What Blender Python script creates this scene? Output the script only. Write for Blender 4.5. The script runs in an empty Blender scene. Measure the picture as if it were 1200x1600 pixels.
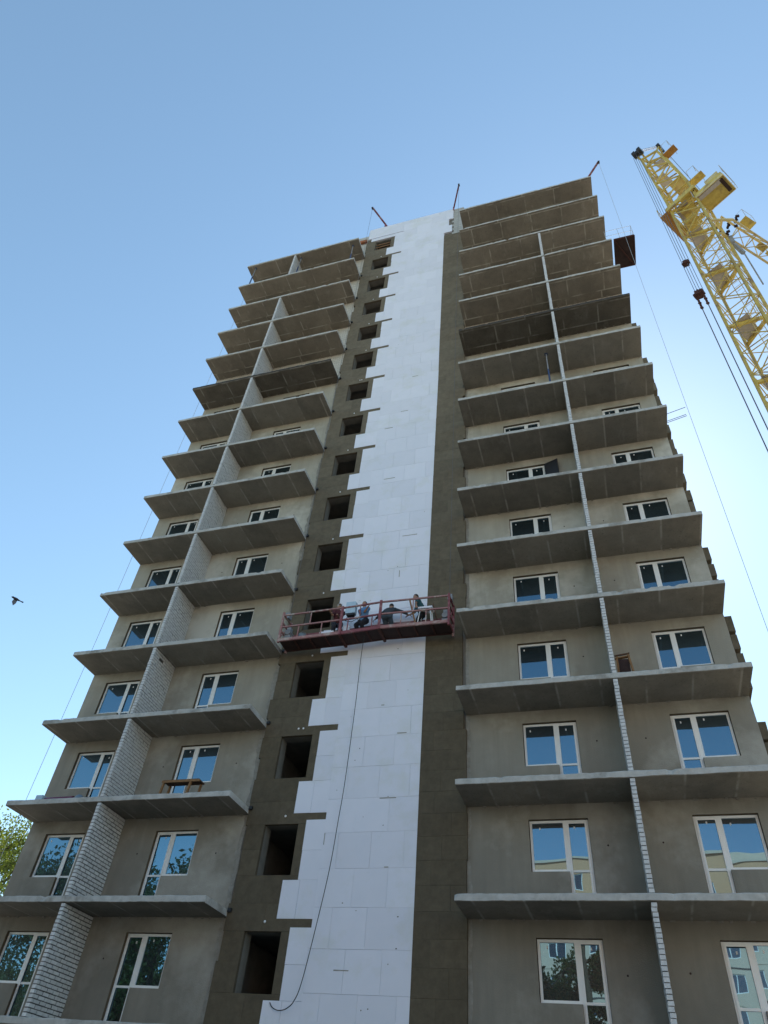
import bpy, bmesh, math, random
from mathutils import Vector, Matrix, noise as mnoise
R = math.radians
rnd = random.Random(7)
scene = bpy.context.scene
col = scene.collection

# ------------------------------------------------------------------ camera, sky, sun, exposure
F_PX, YAW, PITCH, ROLL = 1087.95, -0.3643, 0.7632, 0.1082
CAM = Vector((4.008, -19.506, -4.939))
GZ = -6.55                                             # ground level
fwd = Vector((math.sin(YAW)*math.cos(PITCH), math.cos(YAW)*math.cos(PITCH), math.sin(PITCH)))
rgt = Vector((math.cos(YAW), -math.sin(YAW), 0)); upv = rgt.cross(fwd)
r2 = rgt*math.cos(ROLL)+upv*math.sin(ROLL); u2 = upv*math.cos(ROLL)-rgt*math.sin(ROLL)
cam_d = bpy.data.cameras.new('camera'); cam = bpy.data.objects.new('camera', cam_d); col.objects.link(cam)
cam_d.sensor_fit = 'VERTICAL'; cam_d.sensor_height = 24.0; cam_d.lens = F_PX*24.0/1600.0
cam_d.clip_start = 0.1; cam_d.clip_end = 3000
m = Matrix((r2, u2, -fwd)).transposed().to_4x4(); m.translation = CAM
cam.matrix_world = m
scene.camera = cam

SUN_AZ, SUN_EL = R(6), R(45)                          # high behind the building
w = bpy.data.worlds.new('World'); scene.world = w; w.use_nodes = True
nt = w.node_tree; nt.nodes.clear()
sk = nt.nodes.new('ShaderNodeTexSky'); sk.sky_type = 'NISHITA'; sk.sun_disc = False
sk.sun_elevation = SUN_EL; sk.sun_rotation = SUN_AZ
sk.air_density = 1.0; sk.dust_density = 0.15; sk.ozone_density = 1.6; sk.altitude = 100
bg = nt.nodes.new('ShaderNodeBackground'); bg.inputs['Strength'].default_value = 0.12
wo = nt.nodes.new('ShaderNodeOutputWorld')
hs = nt.nodes.new('ShaderNodeHueSaturation'); hs.inputs['Saturation'].default_value = .95; hs.inputs['Hue'].default_value = 0.492; hs.inputs['Value'].default_value = .97
nt.links.new(sk.outputs[0], hs.inputs['Color']); tn = nt.nodes.new('ShaderNodeMix'); tn.data_type = 'RGBA'; tn.blend_type = 'MULTIPLY'; tn.inputs[0].default_value = 1; tn.inputs[7].default_value = (.97, 1.03, .985, 1)
nt.links.new(hs.outputs[0], tn.inputs[6]); nt.links.new(tn.outputs[2], bg.inputs[0]); nt.links.new(bg.outputs[0], wo.inputs[0])
sd = bpy.data.lights.new('sun', 'SUN'); sd.energy = 4.0; sd.angle = R(0.53); sd.color = (1, .95, .87)
so = bpy.data.objects.new('sun', sd); col.objects.link(so)
sdir = Vector((math.sin(SUN_AZ)*math.cos(SUN_EL), math.cos(SUN_AZ)*math.cos(SUN_EL), math.sin(SUN_EL)))
so.rotation_euler = sdir.to_track_quat('Z', 'Y').to_euler(); so.location = (30, 40, 90)
scene.view_settings.view_transform = 'Standard'; scene.view_settings.look = 'None'
scene.view_settings.gamma = 1; scene.view_settings.use_curve_mapping = False
scene.view_settings.exposure = 1.08
scene.render.engine = 'CYCLES'
try:
    scene.cycles.max_bounces = 8; scene.cycles.diffuse_bounces = 4; scene.cycles.glossy_bounces = 4
except Exception: pass

# ------------------------------------------------------------------ helpers
class MB:
    """collects simple shapes, then links them as ONE mesh object"""
    def __init__(s): s.v = []; s.f = []; s.rv = []
    def quad(s, a, b, c, d):
        n = len(s.v); s.v += [tuple(a), tuple(b), tuple(c), tuple(d)]; s.f.append((n, n+1, n+2, n+3)); return s
    def box(s, x0, x1, y0, y1, z0, z1, jit=0):
        n = len(s.v)
        for x in (x0, x1):
            for y in (y0, y1):
                for z in (z0, z1):
                    s.v.append((x+rnd.uniform(-jit, jit), y+rnd.uniform(-jit, jit), z+rnd.uniform(-jit, jit)))
        for f in ((0,1,3,2),(4,6,7,5),(0,4,5,1),(2,3,7,6),(0,2,6,4),(1,5,7,3)): s.f.append(tuple(n+i for i in f))
        return s
    def obox(s, M, sx, sy, sz):
        n = len(s.v)
        for x in (-.5, .5):
            for y in (-.5, .5):
                for z in (-.5, .5): s.v.append(tuple(M @ Vector((x*sx, y*sy, z*sz))))
        for f in ((0,1,3,2),(4,6,7,5),(0,4,5,1),(2,3,7,6),(0,2,6,4),(1,5,7,3)): s.f.append(tuple(n+i for i in f))
        return s
    def tube(s, pts, r, n=6, r1=None, cap=True):
        pts = [Vector(p) for p in pts]; L = len(pts); base = len(s.v)
        for i, p in enumerate(pts):
            t = (pts[min(i+1, L-1)]-pts[max(i-1, 0)]).normalized()
            a = t.orthogonal().normalized() if abs(t.z) > .95 else Vector((0, 0, 1)).cross(t).normalized()
            b = t.cross(a)
            rr = r if r1 is None else r+(r1-r)*i/max(1, L-1)
            if isinstance(r, (list, tuple)): rr = r[i]
            for k in range(n):
                q = p+(a*math.cos(2*math.pi*k/n)+b*math.sin(2*math.pi*k/n))*rr; s.v.append(tuple(q))
        for i in range(L-1):
            for k in range(n):
                k2 = (k+1) % n
                s.f.append((base+i*n+k, base+i*n+k2, base+(i+1)*n+k2, base+(i+1)*n+k))
        if cap:
            s.f.append(tuple(base+k for k in range(n))[::-1]); s.f.append(tuple(base+(L-1)*n+k for k in range(n)))
        return s
    def bar(s, a, b, wd, h=None):
        a = Vector(a); b = Vector(b); h = h or wd
        M = (b-a).to_track_quat('Z', 'Y').to_matrix().to_4x4(); M.translation = (a+b)/2
        return s.obox(M, wd, h, (b-a).length)
    def ball(s, c, rx, ry=None, rz=None, n=8, M=None):
        ry = ry or rx; rz = rz or rx; base = len(s.v); c = Vector(c)
        for i in range(n+1):
            th = math.pi*i/n
            for k in range(2*n):
                ph = math.pi*k/n; p = Vector((rx*math.sin(th)*math.cos(ph), ry*math.sin(th)*math.sin(ph), rz*math.cos(th)))
                if M: p = M @ p
                s.v.append(tuple(c+p))
        for i in range(n):
            for k in range(2*n):
                k2 = (k+1) % (2*n)
                s.f.append((base+i*2*n+k, base+(i+1)*2*n+k, base+(i+1)*2*n+k2, base+i*2*n+k2))
        return s
    def mesh(s, name, mt=None, smooth=False):
        me = bpy.data.meshes.new(name); me.from_pydata(s.v, [], s.f); me.validate()
        if mt: me.materials.append(mt)
        if smooth:
            for p in me.polygons: p.use_smooth = True
        me.update(); return me
    def build(s, name, mt=None, parent=None, smooth=False):
        return link(name, s.mesh(name, mt, smooth), parent)

def link(name, me, parent=None, M=None):
    o = bpy.data.objects.new(name, me); col.objects.link(o)
    if parent is not None:
        o.parent = parent
        par = parent; base = Matrix.Identity(4)
        while par: base = par.matrix_basis @ base; par = par.parent
        o.matrix_basis = base.inverted() @ (M if M is not None else Matrix.Identity(4))
    elif M is not None: o.matrix_basis = M
    return o
def tag(o, label=None, cat=None, group=None, kind=None):
    if label: o['label'] = label
    if cat: o['category'] = cat
    if group: o['group'] = group
    if kind: o['kind'] = kind
    return o
def empty(name, loc, label, cat, group=None, rz=0):
    o = bpy.data.objects.new(name, None); o.location = loc; o.rotation_euler.z = rz; col.objects.link(o)
    o.empty_display_size = .3
    return tag(o, label, cat, group)

# ------------------------------------------------------------------ materials
def new_mat(name):
    mt = bpy.data.materials.new(name); mt.use_nodes = True
    t = mt.node_tree; return mt, t, t.nodes['Principled BSDF']
def rgb(c): return (c[0], c[1], c[2], 1)
def pos(t, obj=False):
    if obj: return t.nodes.new('ShaderNodeTexCoord').outputs['Object']
    return t.nodes.new('ShaderNodeNewGeometry').outputs['Position']
def mapping(t, vec, scale=(1,1,1), loc=(0,0,0)):
    n = t.nodes.new('ShaderNodeMapping'); n.inputs['Scale'].default_value = scale; n.inputs['Location'].default_value = loc
    t.links.new(vec, n.inputs['Vector']); return n.outputs[0]
def noise(t, vec, scale, detail=5, rough=.6):
    n = t.nodes.new('ShaderNodeTexNoise'); n.inputs['Scale'].default_value = scale
    n.inputs['Detail'].default_value = detail; n.inputs['Roughness'].default_value = rough
    t.links.new(vec, n.inputs['Vector']); return n.outputs['Fac']
def ramp(t, fac, stops):
    n = t.nodes.new('ShaderNodeValToRGB'); e = n.color_ramp.elements
    while len(e) < len(stops): e.new(.5)
    for i, (p, c) in enumerate(stops):
        e[i].position = p; e[i].color = rgb(c) if isinstance(c, (tuple, list)) else (c, c, c, 1)
    t.links.new(fac, n.inputs[0]); return n.outputs[0]
def mixc(t, fac, a, b, mode='MIX'):
    n = t.nodes.new('ShaderNodeMix'); n.data_type = 'RGBA'; n.blend_type = mode
    for sck, v in ((n.inputs[0], fac), (n.inputs[6], a), (n.inputs[7], b)):
        if hasattr(v, 'is_output'): t.links.new(v, sck)
        elif isinstance(v, (tuple, list)): sck.default_value = rgb(v)
        else: sck.default_value = v
    return n.outputs[2]
def bump(t, h, strength=.3, dist=.02):
    n = t.nodes.new('ShaderNodeBump'); n.inputs['Strength'].default_value = strength; n.inputs['Distance'].default_value = dist
    t.links.new(h, n.inputs['Height']); return n.outputs[0]
def objrand(t): return t.nodes.new('ShaderNodeObjectInfo').outputs['Random']

def grainy(name, c1, c2, scale=3, rough=.9, bscale=40, bstr=.25, streak=False, rand=0, obj=False, c3=None, metallic=0, bdist=.02, spec=.3):
    """two tones mixed by noise, optional vertical streaks, optional tone shift per object"""
    mt, t, b = new_mat(name); v = pos(t, obj)
    f = ramp(t, noise(t, v, scale, 6, .62), [(.32, 0), (.68, 1)])
    c = mixc(t, f, c1, c2)
    if streak:
        s = ramp(t, noise(t, mapping(t, v, (2.2, 2.2, .22)), 1.6, 5, .6), [(.35, 0), (.72, 1)])
        c = mixc(t, s, c, tuple(x*.74 for x in c1))
    if c3:
        s = ramp(t, noise(t, mapping(t, v, (1, 1, 1), (9, 4, 2)), scale*.37, 6, .65), [(.52, 0), (.66, 1)])
        c = mixc(t, s, c, c3)
    if rand:
        c = mixc(t, 1.0, c, ramp(t, objrand(t), [(0, 1-rand), (1, 1+rand)]), 'MULTIPLY')
    t.links.new(c, b.inputs['Base Color'])
    b.inputs['Roughness'].default_value = rough; b.inputs['Metallic'].default_value = metallic
    b.inputs['Specular IOR Level'].default_value = spec
    if bstr: t.links.new(bump(t, noise(t, v, bscale, 4, .6), bstr, bdist), b.inputs['Normal'])
    return mt
def plain(name, c, rough=.5, metallic=0, spec=.5):
    mt, t, b = new_mat(name); b.inputs['Base Color'].default_value = rgb(c); b.inputs['Roughness'].default_value = rough
    b.inputs['Metallic'].default_value = metallic; b.inputs['Specular IOR Level'].default_value = spec
    return mt

def soffit_mat(name, base, dark, seam, bw, rh, roff):
    """cast concrete with the print of the formwork sheets"""
    mt, t, b = new_mat(name); v = pos(t)
    add = t.nodes.new('ShaderNodeVectorMath'); add.operation = 'ADD'
    cmb = t.nodes.new('ShaderNodeCombineXYZ')
    mul = t.nodes.new('ShaderNodeMath'); mul.operation = 'MULTIPLY'; mul.inputs[1].default_value = 9.0
    t.links.new(objrand(t), mul.inputs[0]); t.links.new(mul.outputs[0], cmb.inputs[0]); cmb.inputs[1].default_value = roff
    t.links.new(v, add.inputs[0]); t.links.new(cmb.outputs[0], add.inputs[1])
    br = t.nodes.new('ShaderNodeTexBrick'); t.links.new(add.outputs[0], br.inputs['Vector'])
    br.inputs['Scale'].default_value = 1; br.inputs['Brick Width'].default_value = bw; br.inputs['Row Height'].default_value = rh
    br.inputs['Mortar Size'].default_value = .05; br.inputs['Mortar Smooth'].default_value = .9
    br.inputs['Color1'].default_value = (0, 0, 0, 1); br.inputs['Color2'].default_value = (1, 1, 1, 1); br.inputs['Mortar'].default_value = (.5, .5, .5, 1)
    br.offset = .08; br.inputs['Bias'].default_value = 0
    n1 = noise(t, v, 1.3, 8, .68)
    c = mixc(t, ramp(t, n1, [(.36, 0), (.62, 1)]), base, dark)
    c = mixc(t, ramp(t, noise(t, mapping(t, v, (1, .35, 1), (3, 7, 1)), 2.6, 5, .7), [(.56, 0), (.72, .55)]), c, seam)
    c = mixc(t, .36, c, mixc(t, br.outputs['Color'], tuple(x*.62 for x in base), tuple(min(1, x*1.3) for x in base)))
    broken = t.nodes.new('ShaderNodeMath'); broken.operation = 'MULTIPLY'
    t.links.new(br.outputs['Fac'], broken.inputs[0]); t.links.new(ramp(t, noise(t, v, 1.7, 3, .5), [(.40, .08), (.58, 1)]), broken.inputs[1])
    c = mixc(t, broken.outputs[0], c, seam)
    pit = ramp(t, noise(t, v, 16, 5, .7), [(.30, .55), (.42, 1)])
    c = mixc(t, 1.0, c, pit, 'MULTIPLY')
    c = mixc(t, 1.0, c, ramp(t, objrand(t), [(0, .86), (1, 1.12)]), 'MULTIPLY')
    t.links.new(c, b.inputs['Base Color']); b.inputs['Roughness'].default_value = .9; b.inputs['Specular IOR Level'].default_value = .25
    t.links.new(bump(t, noise(t, v, 26, 6, .6), .35, .02), b.inputs['Normal'])
    return mt

M = {}
M['plaster'] = grainy('cement_plaster', (.305, .277, .230), (.222, .202, .168), .75, .95, 30, .45, streak=True, c3=(.375, .35, .305))
def height_tone(mt, lo, hi, gain):  # base colour turns paler with height, boundary shifted by noise
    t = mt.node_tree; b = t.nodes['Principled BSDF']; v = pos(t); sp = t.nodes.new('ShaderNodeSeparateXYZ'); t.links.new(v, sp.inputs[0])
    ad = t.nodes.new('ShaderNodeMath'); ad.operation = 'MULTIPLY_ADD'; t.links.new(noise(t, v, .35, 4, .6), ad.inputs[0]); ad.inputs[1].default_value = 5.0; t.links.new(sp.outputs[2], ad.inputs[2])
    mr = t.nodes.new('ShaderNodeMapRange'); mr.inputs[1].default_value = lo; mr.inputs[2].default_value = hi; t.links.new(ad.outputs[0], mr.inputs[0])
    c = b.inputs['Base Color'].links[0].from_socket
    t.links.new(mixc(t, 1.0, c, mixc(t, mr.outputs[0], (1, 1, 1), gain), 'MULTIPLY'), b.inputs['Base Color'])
height_tone(M['plaster'], 2, 15, (1.58, 1.61, 1.60))
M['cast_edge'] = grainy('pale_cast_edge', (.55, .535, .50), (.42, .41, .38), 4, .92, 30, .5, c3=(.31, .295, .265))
M['brown_reveal'] = grainy('dark_brown_reveal', (.15, .115, .075), (.10, .08, .055), 6, .95, 40, .4)  # window reveals get a darker brown than the wall face
M['mortar_smear'] = grainy('mortar_smear', (.34, .325, .29), (.24, .22, .185), 6, .95, 25, .6)
M['wool'] = grainy('mineral_wool', (.142, .116, .080), (.108, .089, .063), 5, 1, 60, .5, rand=.08, spec=.05)
M['foam'] = grainy('polystyrene', (.79, .79, .86), (.765, .77, .84), 2.5, .75, 120, .12, rand=.035, spec=.3, c3=(.735, .74, .765))
height_tone(M['wool'], 6, 26, (1.38, 1.42, 1.5))
M['slab'] = soffit_mat('concrete_slab', (.285, .258, .215), (.19, .172, .145), (.40, .375, .33), 1.22, 5.0, 2.5)
M['slab_hi'] = soffit_mat('concrete_slab_brown', (.305, .265, .21), (.205, .178, .142), (.50, .46, .385), 1.75, .98, .42)
M['slab_dark'] = soffit_mat('concrete_slab_dark', (.155, .135, .108), (.09, .078, .062), (.30, .28, .24), 1.6, .98, .42)
M['block'] = grainy('concrete_block', (.47, .46, .43), (.38, .37, .34), 4, .95, 40, .3)
M['grey_block'] = grainy('stair_wall', (.23, .215, .19), (.17, .16, .14), 3, .95, 30, .3)
M['brick'] = grainy('silicate_brick', (.74, .735, .725), (.60, .595, .585), 9, .92, 70, .35, rand=.10)
M['mortar'] = grainy('mortar_joint', (.11, .105, .10), (.06, .058, .055), 12, 1, 60, .5)
M['red_brick'] = grainy('red_brick', (.42, .16, .07), (.33, .11, .05), 9, .9, 60, .3, rand=.15)
M['pvc'] = plain('window_plastic', (.86, .855, .835), .35)
M['white'] = plain('white_plastic', (.8, .8, .8), .5)
M['rubber'] = plain('black_rubber', (.012, .012, .013), .6)
M['black'] = plain('blackened_steel', (.02, .02, .024), .5)
M['yellow'] = grainy('crane_paint', (.62, .48, .12), (.47, .34, .07), 3.5, .55, 50, .15, rand=.14, c3=(.30, .20, .08), spec=.45)
M['yellow_pale'] = grainy('crane_paint_pale', (.66, .55, .28), (.55, .43, .19), 2.5, .55, 50, .1, rand=.1, c3=(.40, .28, .12))
M['deck'] = grainy('deck_plate', (.50, .46, .44), (.38, .34, .32), 3, .6, 50, .1)
M['brown_paint'] = grainy('weathered_ochre', (.42, .22, .05), (.33, .15, .04), 3, .6, 50, .1)
M['rust'] = grainy('rusty_steel', (.085, .032, .024), (.05, .022, .02), 6, .8, 60, .3)
M['dark_rust'] = grainy('dark_rusty_sheet', (.05, .028, .024), (.032, .018, .017), 4, .8, 40, .2)
M['cradle_red'] = grainy('worn_red_paint', (.26, .075, .085), (.19, .06, .07), 7, .55, 60, .15, c3=(.42, .30, .27))
M['cradle_pale'] = grainy('mortar_splashed_paint', (.38, .22, .20), (.32, .14, .14), 8, .7, 60, .2, c3=(.50, .44, .38))
M['wood'] = grainy('raw_wood', (.30, .165, .075), (.22, .115, .05), 8, .8, 60, .2)
M['wood_dark'] = grainy('dark_wood', (.14, .075, .045), (.09, .05, .032), 8, .8, 60, .2)
M['steel'] = grainy('grey_steel', (.30, .31, .33), (.22, .23, .25), 6, .5, 60, .1)
M['rope'] = plain('steel_rope', (.10, .10, .11), .55)
M['rope_light'] = plain('pale_rope', (.42, .43, .45), .7)
M['blue'] = grainy('blue_paint', (.05, .09, .20), (.035, .06, .14), 6, .5, 60, .1)
M['pale_blue'] = grainy('pale_blue_paint', (.46, .60, .70), (.40, .52, .62), 6, .5, 60, .1)
M['bucket'] = plain('grey_blue_plastic', (.16, .23, .30), .5)
M['purple'] = grainy('purple_film', (.17, .03, .075), (.12, .02, .05), 9, .4, 60, .2)
M['ground'] = grainy('dusty_ground', (.21, .195, .17), (.15, .14, .12), .4, .95, 3, .4)
M['bark'] = grainy('bark', (.11, .085, .06), (.07, .055, .04), 9, .95, 40, .6)
M['peach'] = grainy('peach_render', (.70, .39, .22), (.63, .34, .19), .6, .9, 20, .15)
M['panel_white'] = grainy('pale_panel', (.66, .53, .42), (.58, .46, .36), .8, .9, 20, .15)
M['roofing'] = grainy('roof_felt', (.07, .07, .07), (.10, .10, .10), 2, .95, 20, .2)
M['bird'] = plain('bird_feathers', (.028, .028, .04), .7)
M['bird_wing'] = plain('wing_feathers', (.16, .16, .19), .8)

M['rubber_oil'] = grainy('oily_form_edge', (.07, .062, .055), (.04, .036, .033), 4, .9, 30, .4)
def glass_mat(name, dark, ior):
    mt, t, b = new_mat(name); b.inputs['Base Color'].default_value = rgb(dark)
    b.inputs['Roughness'].default_value = .012; b.inputs['IOR'].default_value = ior; b.inputs['Specular IOR Level'].default_value = .5
    v = pos(t); n = noise(t, v, 1.1, 1, .4); t.links.new(bump(t, n, .06, .03), b.inputs['Normal'])
    return mt
def sky_tint_glass(name, refl, fac):
    mt, t, b = new_mat(name); b.inputs['Base Color'].default_value = (.006, .007, .009, 1); b.inputs['Roughness'].default_value = .3
    gl = t.nodes.new('ShaderNodeBsdfGlossy'); gl.inputs['Color'].default_value = rgb(refl); gl.inputs['Roughness'].default_value = .008
    t.links.new(bump(t, noise(t, pos(t), 1.1, 1, .4), .06, .03), gl.inputs['Normal'])
    mx = t.nodes.new('ShaderNodeMixShader'); mx.inputs[0].default_value = fac
    t.links.new(b.outputs[0], mx.inputs[1]); t.links.new(gl.outputs[0], mx.inputs[2]); t.links.new(mx.outputs[0], t.nodes['Material Output'].inputs[0])
    return mt
M['glass'] = sky_tint_glass('window_glass', (.40, .76, 1.0), .26)  # blue gloss tint stands in for a bluer sky in the reflections
M['glass_far'] = glass_mat('far_window_glass', (.05, .07, .10), 1.9)

def leaf_mat(name, a, c):
    mt, t, b = new_mat(name)
    v = pos(t); f = ramp(t, noise(t, v, 1.3, 3, .6), [(.35, 0), (.65, 1)])
    cc = mixc(t, f, a, c)
    t.links.new(cc, b.inputs['Base Color']); b.inputs['Roughness'].default_value = .55; b.inputs['Specular IOR Level'].default_value = .3
    tr = t.nodes.new('ShaderNodeBsdfTranslucent'); t.links.new(mixc(t, 1.0, cc, (1.25, 1.35, .55), 'MULTIPLY'), tr.inputs[0])
    mx = t.nodes.new('ShaderNodeMixShader'); mx.inputs[0].default_value = .5
    t.links.new(b.outputs[0], mx.inputs[1]); t.links.new(tr.outputs[0], mx.inputs[2])
    t.links.new(mx.outputs[0], t.nodes['Material Output'].inputs[0])
    return mt
M['leaf'] = leaf_mat('leaves_light', (.18, .20, .06), (.11, .14, .04))
M['leaf_dark'] = leaf_mat('leaves_dark', (.05, .085, .022), (.032, .06, .018))

# ------------------------------------------------------------------ ground
g = MB(); S = 900; n = 24
for i in range(n):
    for j in range(n):
        x0, x1 = -S+2*S*i/n, -S+2*S*(i+1)/n; y0, y1 = -S+2*S*j/n, -S+2*S*(j+1)/n
        g.quad((x0, y0, GZ), (x1, y0, GZ), (x1, y1, GZ), (x0, y1, GZ))
tag(g.build('ground', M['ground']), kind='structure')

# ------------------------------------------------------------------ the unfinished tower block
H = 2.8; LV = range(-2, 15)
XL0, XL1, XR0, XR1 = -14.74, -6.73, 0.0, 8.0
DL, DR, TH = 1.433, 1.522, .165
TOPZ = 42.6; STZ = 43.2; DEPTH = 15.0
bld = empty('apartment_building', (0, 0, GZ), 'unfinished sixteen storey grey tower block with open balcony slabs and a white foam strip', 'building')

def wall_holes(x0, x1, z0, z1, holes, y=0.0, th=.3, mb=None):
    """front sheet with rectangular openings and their reveals"""
    mb = mb or MB()
    xs = sorted({x0, x1, *[h[0] for h in holes], *[h[1] for h in holes]}); zs = sorted({z0, z1, *[h[2] for h in holes], *[h[3] for h in holes]})
    xs = [x for x in xs if x0 <= x <= x1]; zs = [z for z in zs if z0 <= z <= z1]
    for a, b in zip(xs, xs[1:]):
        for c, d in zip(zs, zs[1:]):
            mx, mz = (a+b)/2, (c+d)/2
            if not any(h[0] < mx < h[1] and h[2] < mz < h[3] for h in holes):
                mb.quad((a, y, c), (b, y, c), (b, y, d), (a, y, d))
    def solid(px, pz): return x0 < px < x1 and z0 < pz < z1 and not any(h[0] < px < h[1] and h[2] < pz < h[3] for h in holes)
    for a, b in zip(xs, xs[1:]):
        for z in zs:
            m_ = (a+b)/2
            up_, dn = solid(m_, z+.001), solid(m_, z-.001)
            ins = lambda pz: z0 < pz < z1
            if up_ != dn and ins(z+.001) and ins(z-.001):
                mb.rv.append(len(mb.f))
                if up_: mb.quad((a, y, z), (b, y, z), (b, y+th, z), (a, y+th, z))
                else: mb.quad((a, y, z), (a, y+th, z), (b, y+th, z), (b, y, z))
    for c, d in zip(zs, zs[1:]):
        for x in xs:
            m_ = (c+d)/2; l, r_ = solid(x-.001, m_), solid(x+.001, m_)
            ins = lambda px: x0 < px < x1
            if l != r_ and ins(x-.001) and ins(x+.001):
                mb.rv.append(len(mb.f))
                if l: mb.quad((x, y, c), (x, y+th, c), (x, y+th, d), (x, y, d))
                else: mb.quad((x, y, c), (x, y, d), (x, y+th, d), (x, y+th, c))
    return mb

# window openings: (window x0,x1, door side)
BAYS = [(-14.02, -12.50, 'R', .52), (-9.86, -8.37, 'L', .60), (1.69, 3.25, 'R', .60), (5.83, 7.37, 'L', .60)]
def opening(bay, k):
    x0, x1, side, dw = bay; z = k*H
    if side == 'R': return [(x0, x1-dw, z+1.10, z+2.41), (x1-dw, x1, z+.17, z+2.41)]
    return [(x0, x0+dw, z+.17, z+2.41), (x0+dw, x1, z+1.10, z+2.41)]
for (xa, xb, bays) in ((XL0, XL1-.04, BAYS[:2]), (XR0, XR1, BAYS[2:])):
    holes = [h for b in bays for k in range(-2, 9) for h in opening(b, k)]
    mbw = wall_holes(xa, xb, GZ, 9*H, holes, 0, .24); ow = mbw.build('plaster_wall', M['plaster'], bld)
    ow.data.materials.append(M['brown_reveal'])
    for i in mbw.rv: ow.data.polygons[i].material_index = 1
    holes = [h for b in bays for k in range(9, 15) for h in opening(b, k)]
    up = wall_holes(xa, xb, 9*H, TOPZ, holes, .012, .24)
    o = up.build('brick_wall', None, bld)
    o['label'] = 'upper wall of bare white brick, not yet plastered'
# white silicate masonry for the upper storeys
mt, t, b = new_mat('white_masonry'); v = pos(t)
sw = t.nodes.new('ShaderNodeSeparateXYZ'); t.links.new(v, sw.inputs[0]); cb = t.nodes.new('ShaderNodeCombineXYZ')
t.links.new(sw.outputs[0], cb.inputs[0]); t.links.new(sw.outputs[2], cb.inputs[1])
br = t.nodes.new('ShaderNodeTexBrick'); t.links.new(cb.outputs[0], br.inputs['Vector'])
br.inputs['Scale'].default_value = 1; br.inputs['Brick Width'].default_value = .26; br.inputs['Row Height'].default_value = .098; br.inputs['Mortar Size'].default_value = .010
br.inputs['Color1'].default_value = rgb((.60, .57, .51)); br.inputs['Color2'].default_value = rgb((.50, .47, .41)); br.inputs['Mortar'].default_value = rgb((.30, .28, .25))
t.links.new(br.outputs['Color'], b.inputs['Base Color']); b.inputs['Roughness'].default_value = .95
t.links.new(bump(t, br.outputs['Fac'], -.5, .01), b.inputs['Normal'])
M['masonry'] = mt
for o in bld.children:
    if o.name.startswith('brick_wall'): o.data.materials.append(mt)

def zst(z): return z-.0125*max(0, z-6)                 # storeys of the stair tower are a touch lower
ST = range(-1, 16)
stair_holes = [(-6.10, -5.01, zst(H*j-1.75), zst(H*j-.35)) for j in ST]
wall_holes(-6.78, 0, GZ, STZ, stair_holes, 0, .36).build('stair_wall', M['grey_block'], bld)
# shell: sides, back, roof, inner floors so the openings look into dark rooms
s = MB()
s.quad((XL0, 0, GZ), (XL0, 0, TOPZ), (XL0, DEPTH, TOPZ), (XL0, DEPTH, GZ))
s.build('side_wall', M['plaster'], bld)
s = MB(); s.quad((XR1, 0, GZ), (XR1, DEPTH, GZ), (XR1, DEPTH, TOPZ), (XR1, 0, TOPZ)); s.build('side_wall', M['plaster'], bld)
s = MB(); s.quad((XL0, DEPTH, GZ), (XL0, DEPTH, TOPZ), (XR1, DEPTH, TOPZ), (XR1, DEPTH, GZ)); s.build('back_wall', M['plaster'], bld)
s = MB(); s.box(XL0, -6.79, .02, DEPTH, TOPZ-.25, TOPZ).box(.01, XR1, .02, DEPTH, TOPZ-.25, TOPZ).box(-6.785, 0.005, .3, DEPTH*.6, STZ-.2, STZ-.02); s.build('roof', M['roofing'], bld)
for j in range(-2, 16):
    z = zst(H*j)
    MB().box(-6.6, -4.2, .37, 5.0, z-.25, z-.02).build('interior_floor', M['grey_block'], bld)
s = MB(); s.box(-6.7, -6.62, .37, 5.2, GZ, STZ-.3).box(-4.15, -4.05, .37, 5.2, GZ, STZ-.3).box(-6.7, -4.05, 5.05, 5.2, GZ, STZ-.3)
s.build('interior_wall', M['grey_block'], bld)
s = MB(); s.box(XL0+.05, XR1-.05, .5, 4.9, -3.4, -3.3); 

# balcony slabs, each with slightly uneven cast edges
def slab(x0, x1, d, k, mt):
    z0, z1 = k*H, k*H+TH; nx = 110; mb = MB(); sd_ = rnd.uniform(0, 90)
    rows = []
    for i in range(nx+1):
        x = x0+(x1-x0)*i/nx
        e = lambda q, a: a*mnoise.noise(Vector((x*1.3+sd_, q, k)))+a*.7*mnoise.noise(Vector((x*6+sd_, q*3, k)))
        ch = .12*max(0, mnoise.noise(Vector((x*2.6+sd_*2, 5, k)))-.33)
        rows.append([(x, -.0, z0), (x, -d+.012+e(1, .009), z0+e(2, .008)), (x, -d+e(3, .010), z0+.014+e(2, .012)), (x, -d+e(4, .014)+ch, z1-.02-ch+e(5, .013)),
                     (x, -d+.016+ch+e(4, .01), z1+e(6, .014)-ch*.6), (x, 0, z1)])
    for r_ in rows: mb.v += r_
    for i in range(nx):
        for q in range(5):
            a = i*6+q; mb.f.append((a, a+1, a+7, a+6))
    mb.f.append(tuple(range(6))[::-1]); mb.f.append(tuple(nx*6+q for q in range(6)))
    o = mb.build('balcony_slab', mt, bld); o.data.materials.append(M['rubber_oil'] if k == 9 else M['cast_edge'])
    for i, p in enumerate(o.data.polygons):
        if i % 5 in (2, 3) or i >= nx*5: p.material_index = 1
    return o
for k in LV:
    mt = M['slab_dark'] if k == 9 else (M['slab_hi'] if k > 9 else M['slab'])
    for (a, b_, d) in ((XL0, XL1, DL), (XR0, XR1, DR)):
        o = slab(a, b_, d, k, mt)
        if k == 9: o['label'] = 'balcony slab darkened by formwork oil, the sixth from the top'
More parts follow.
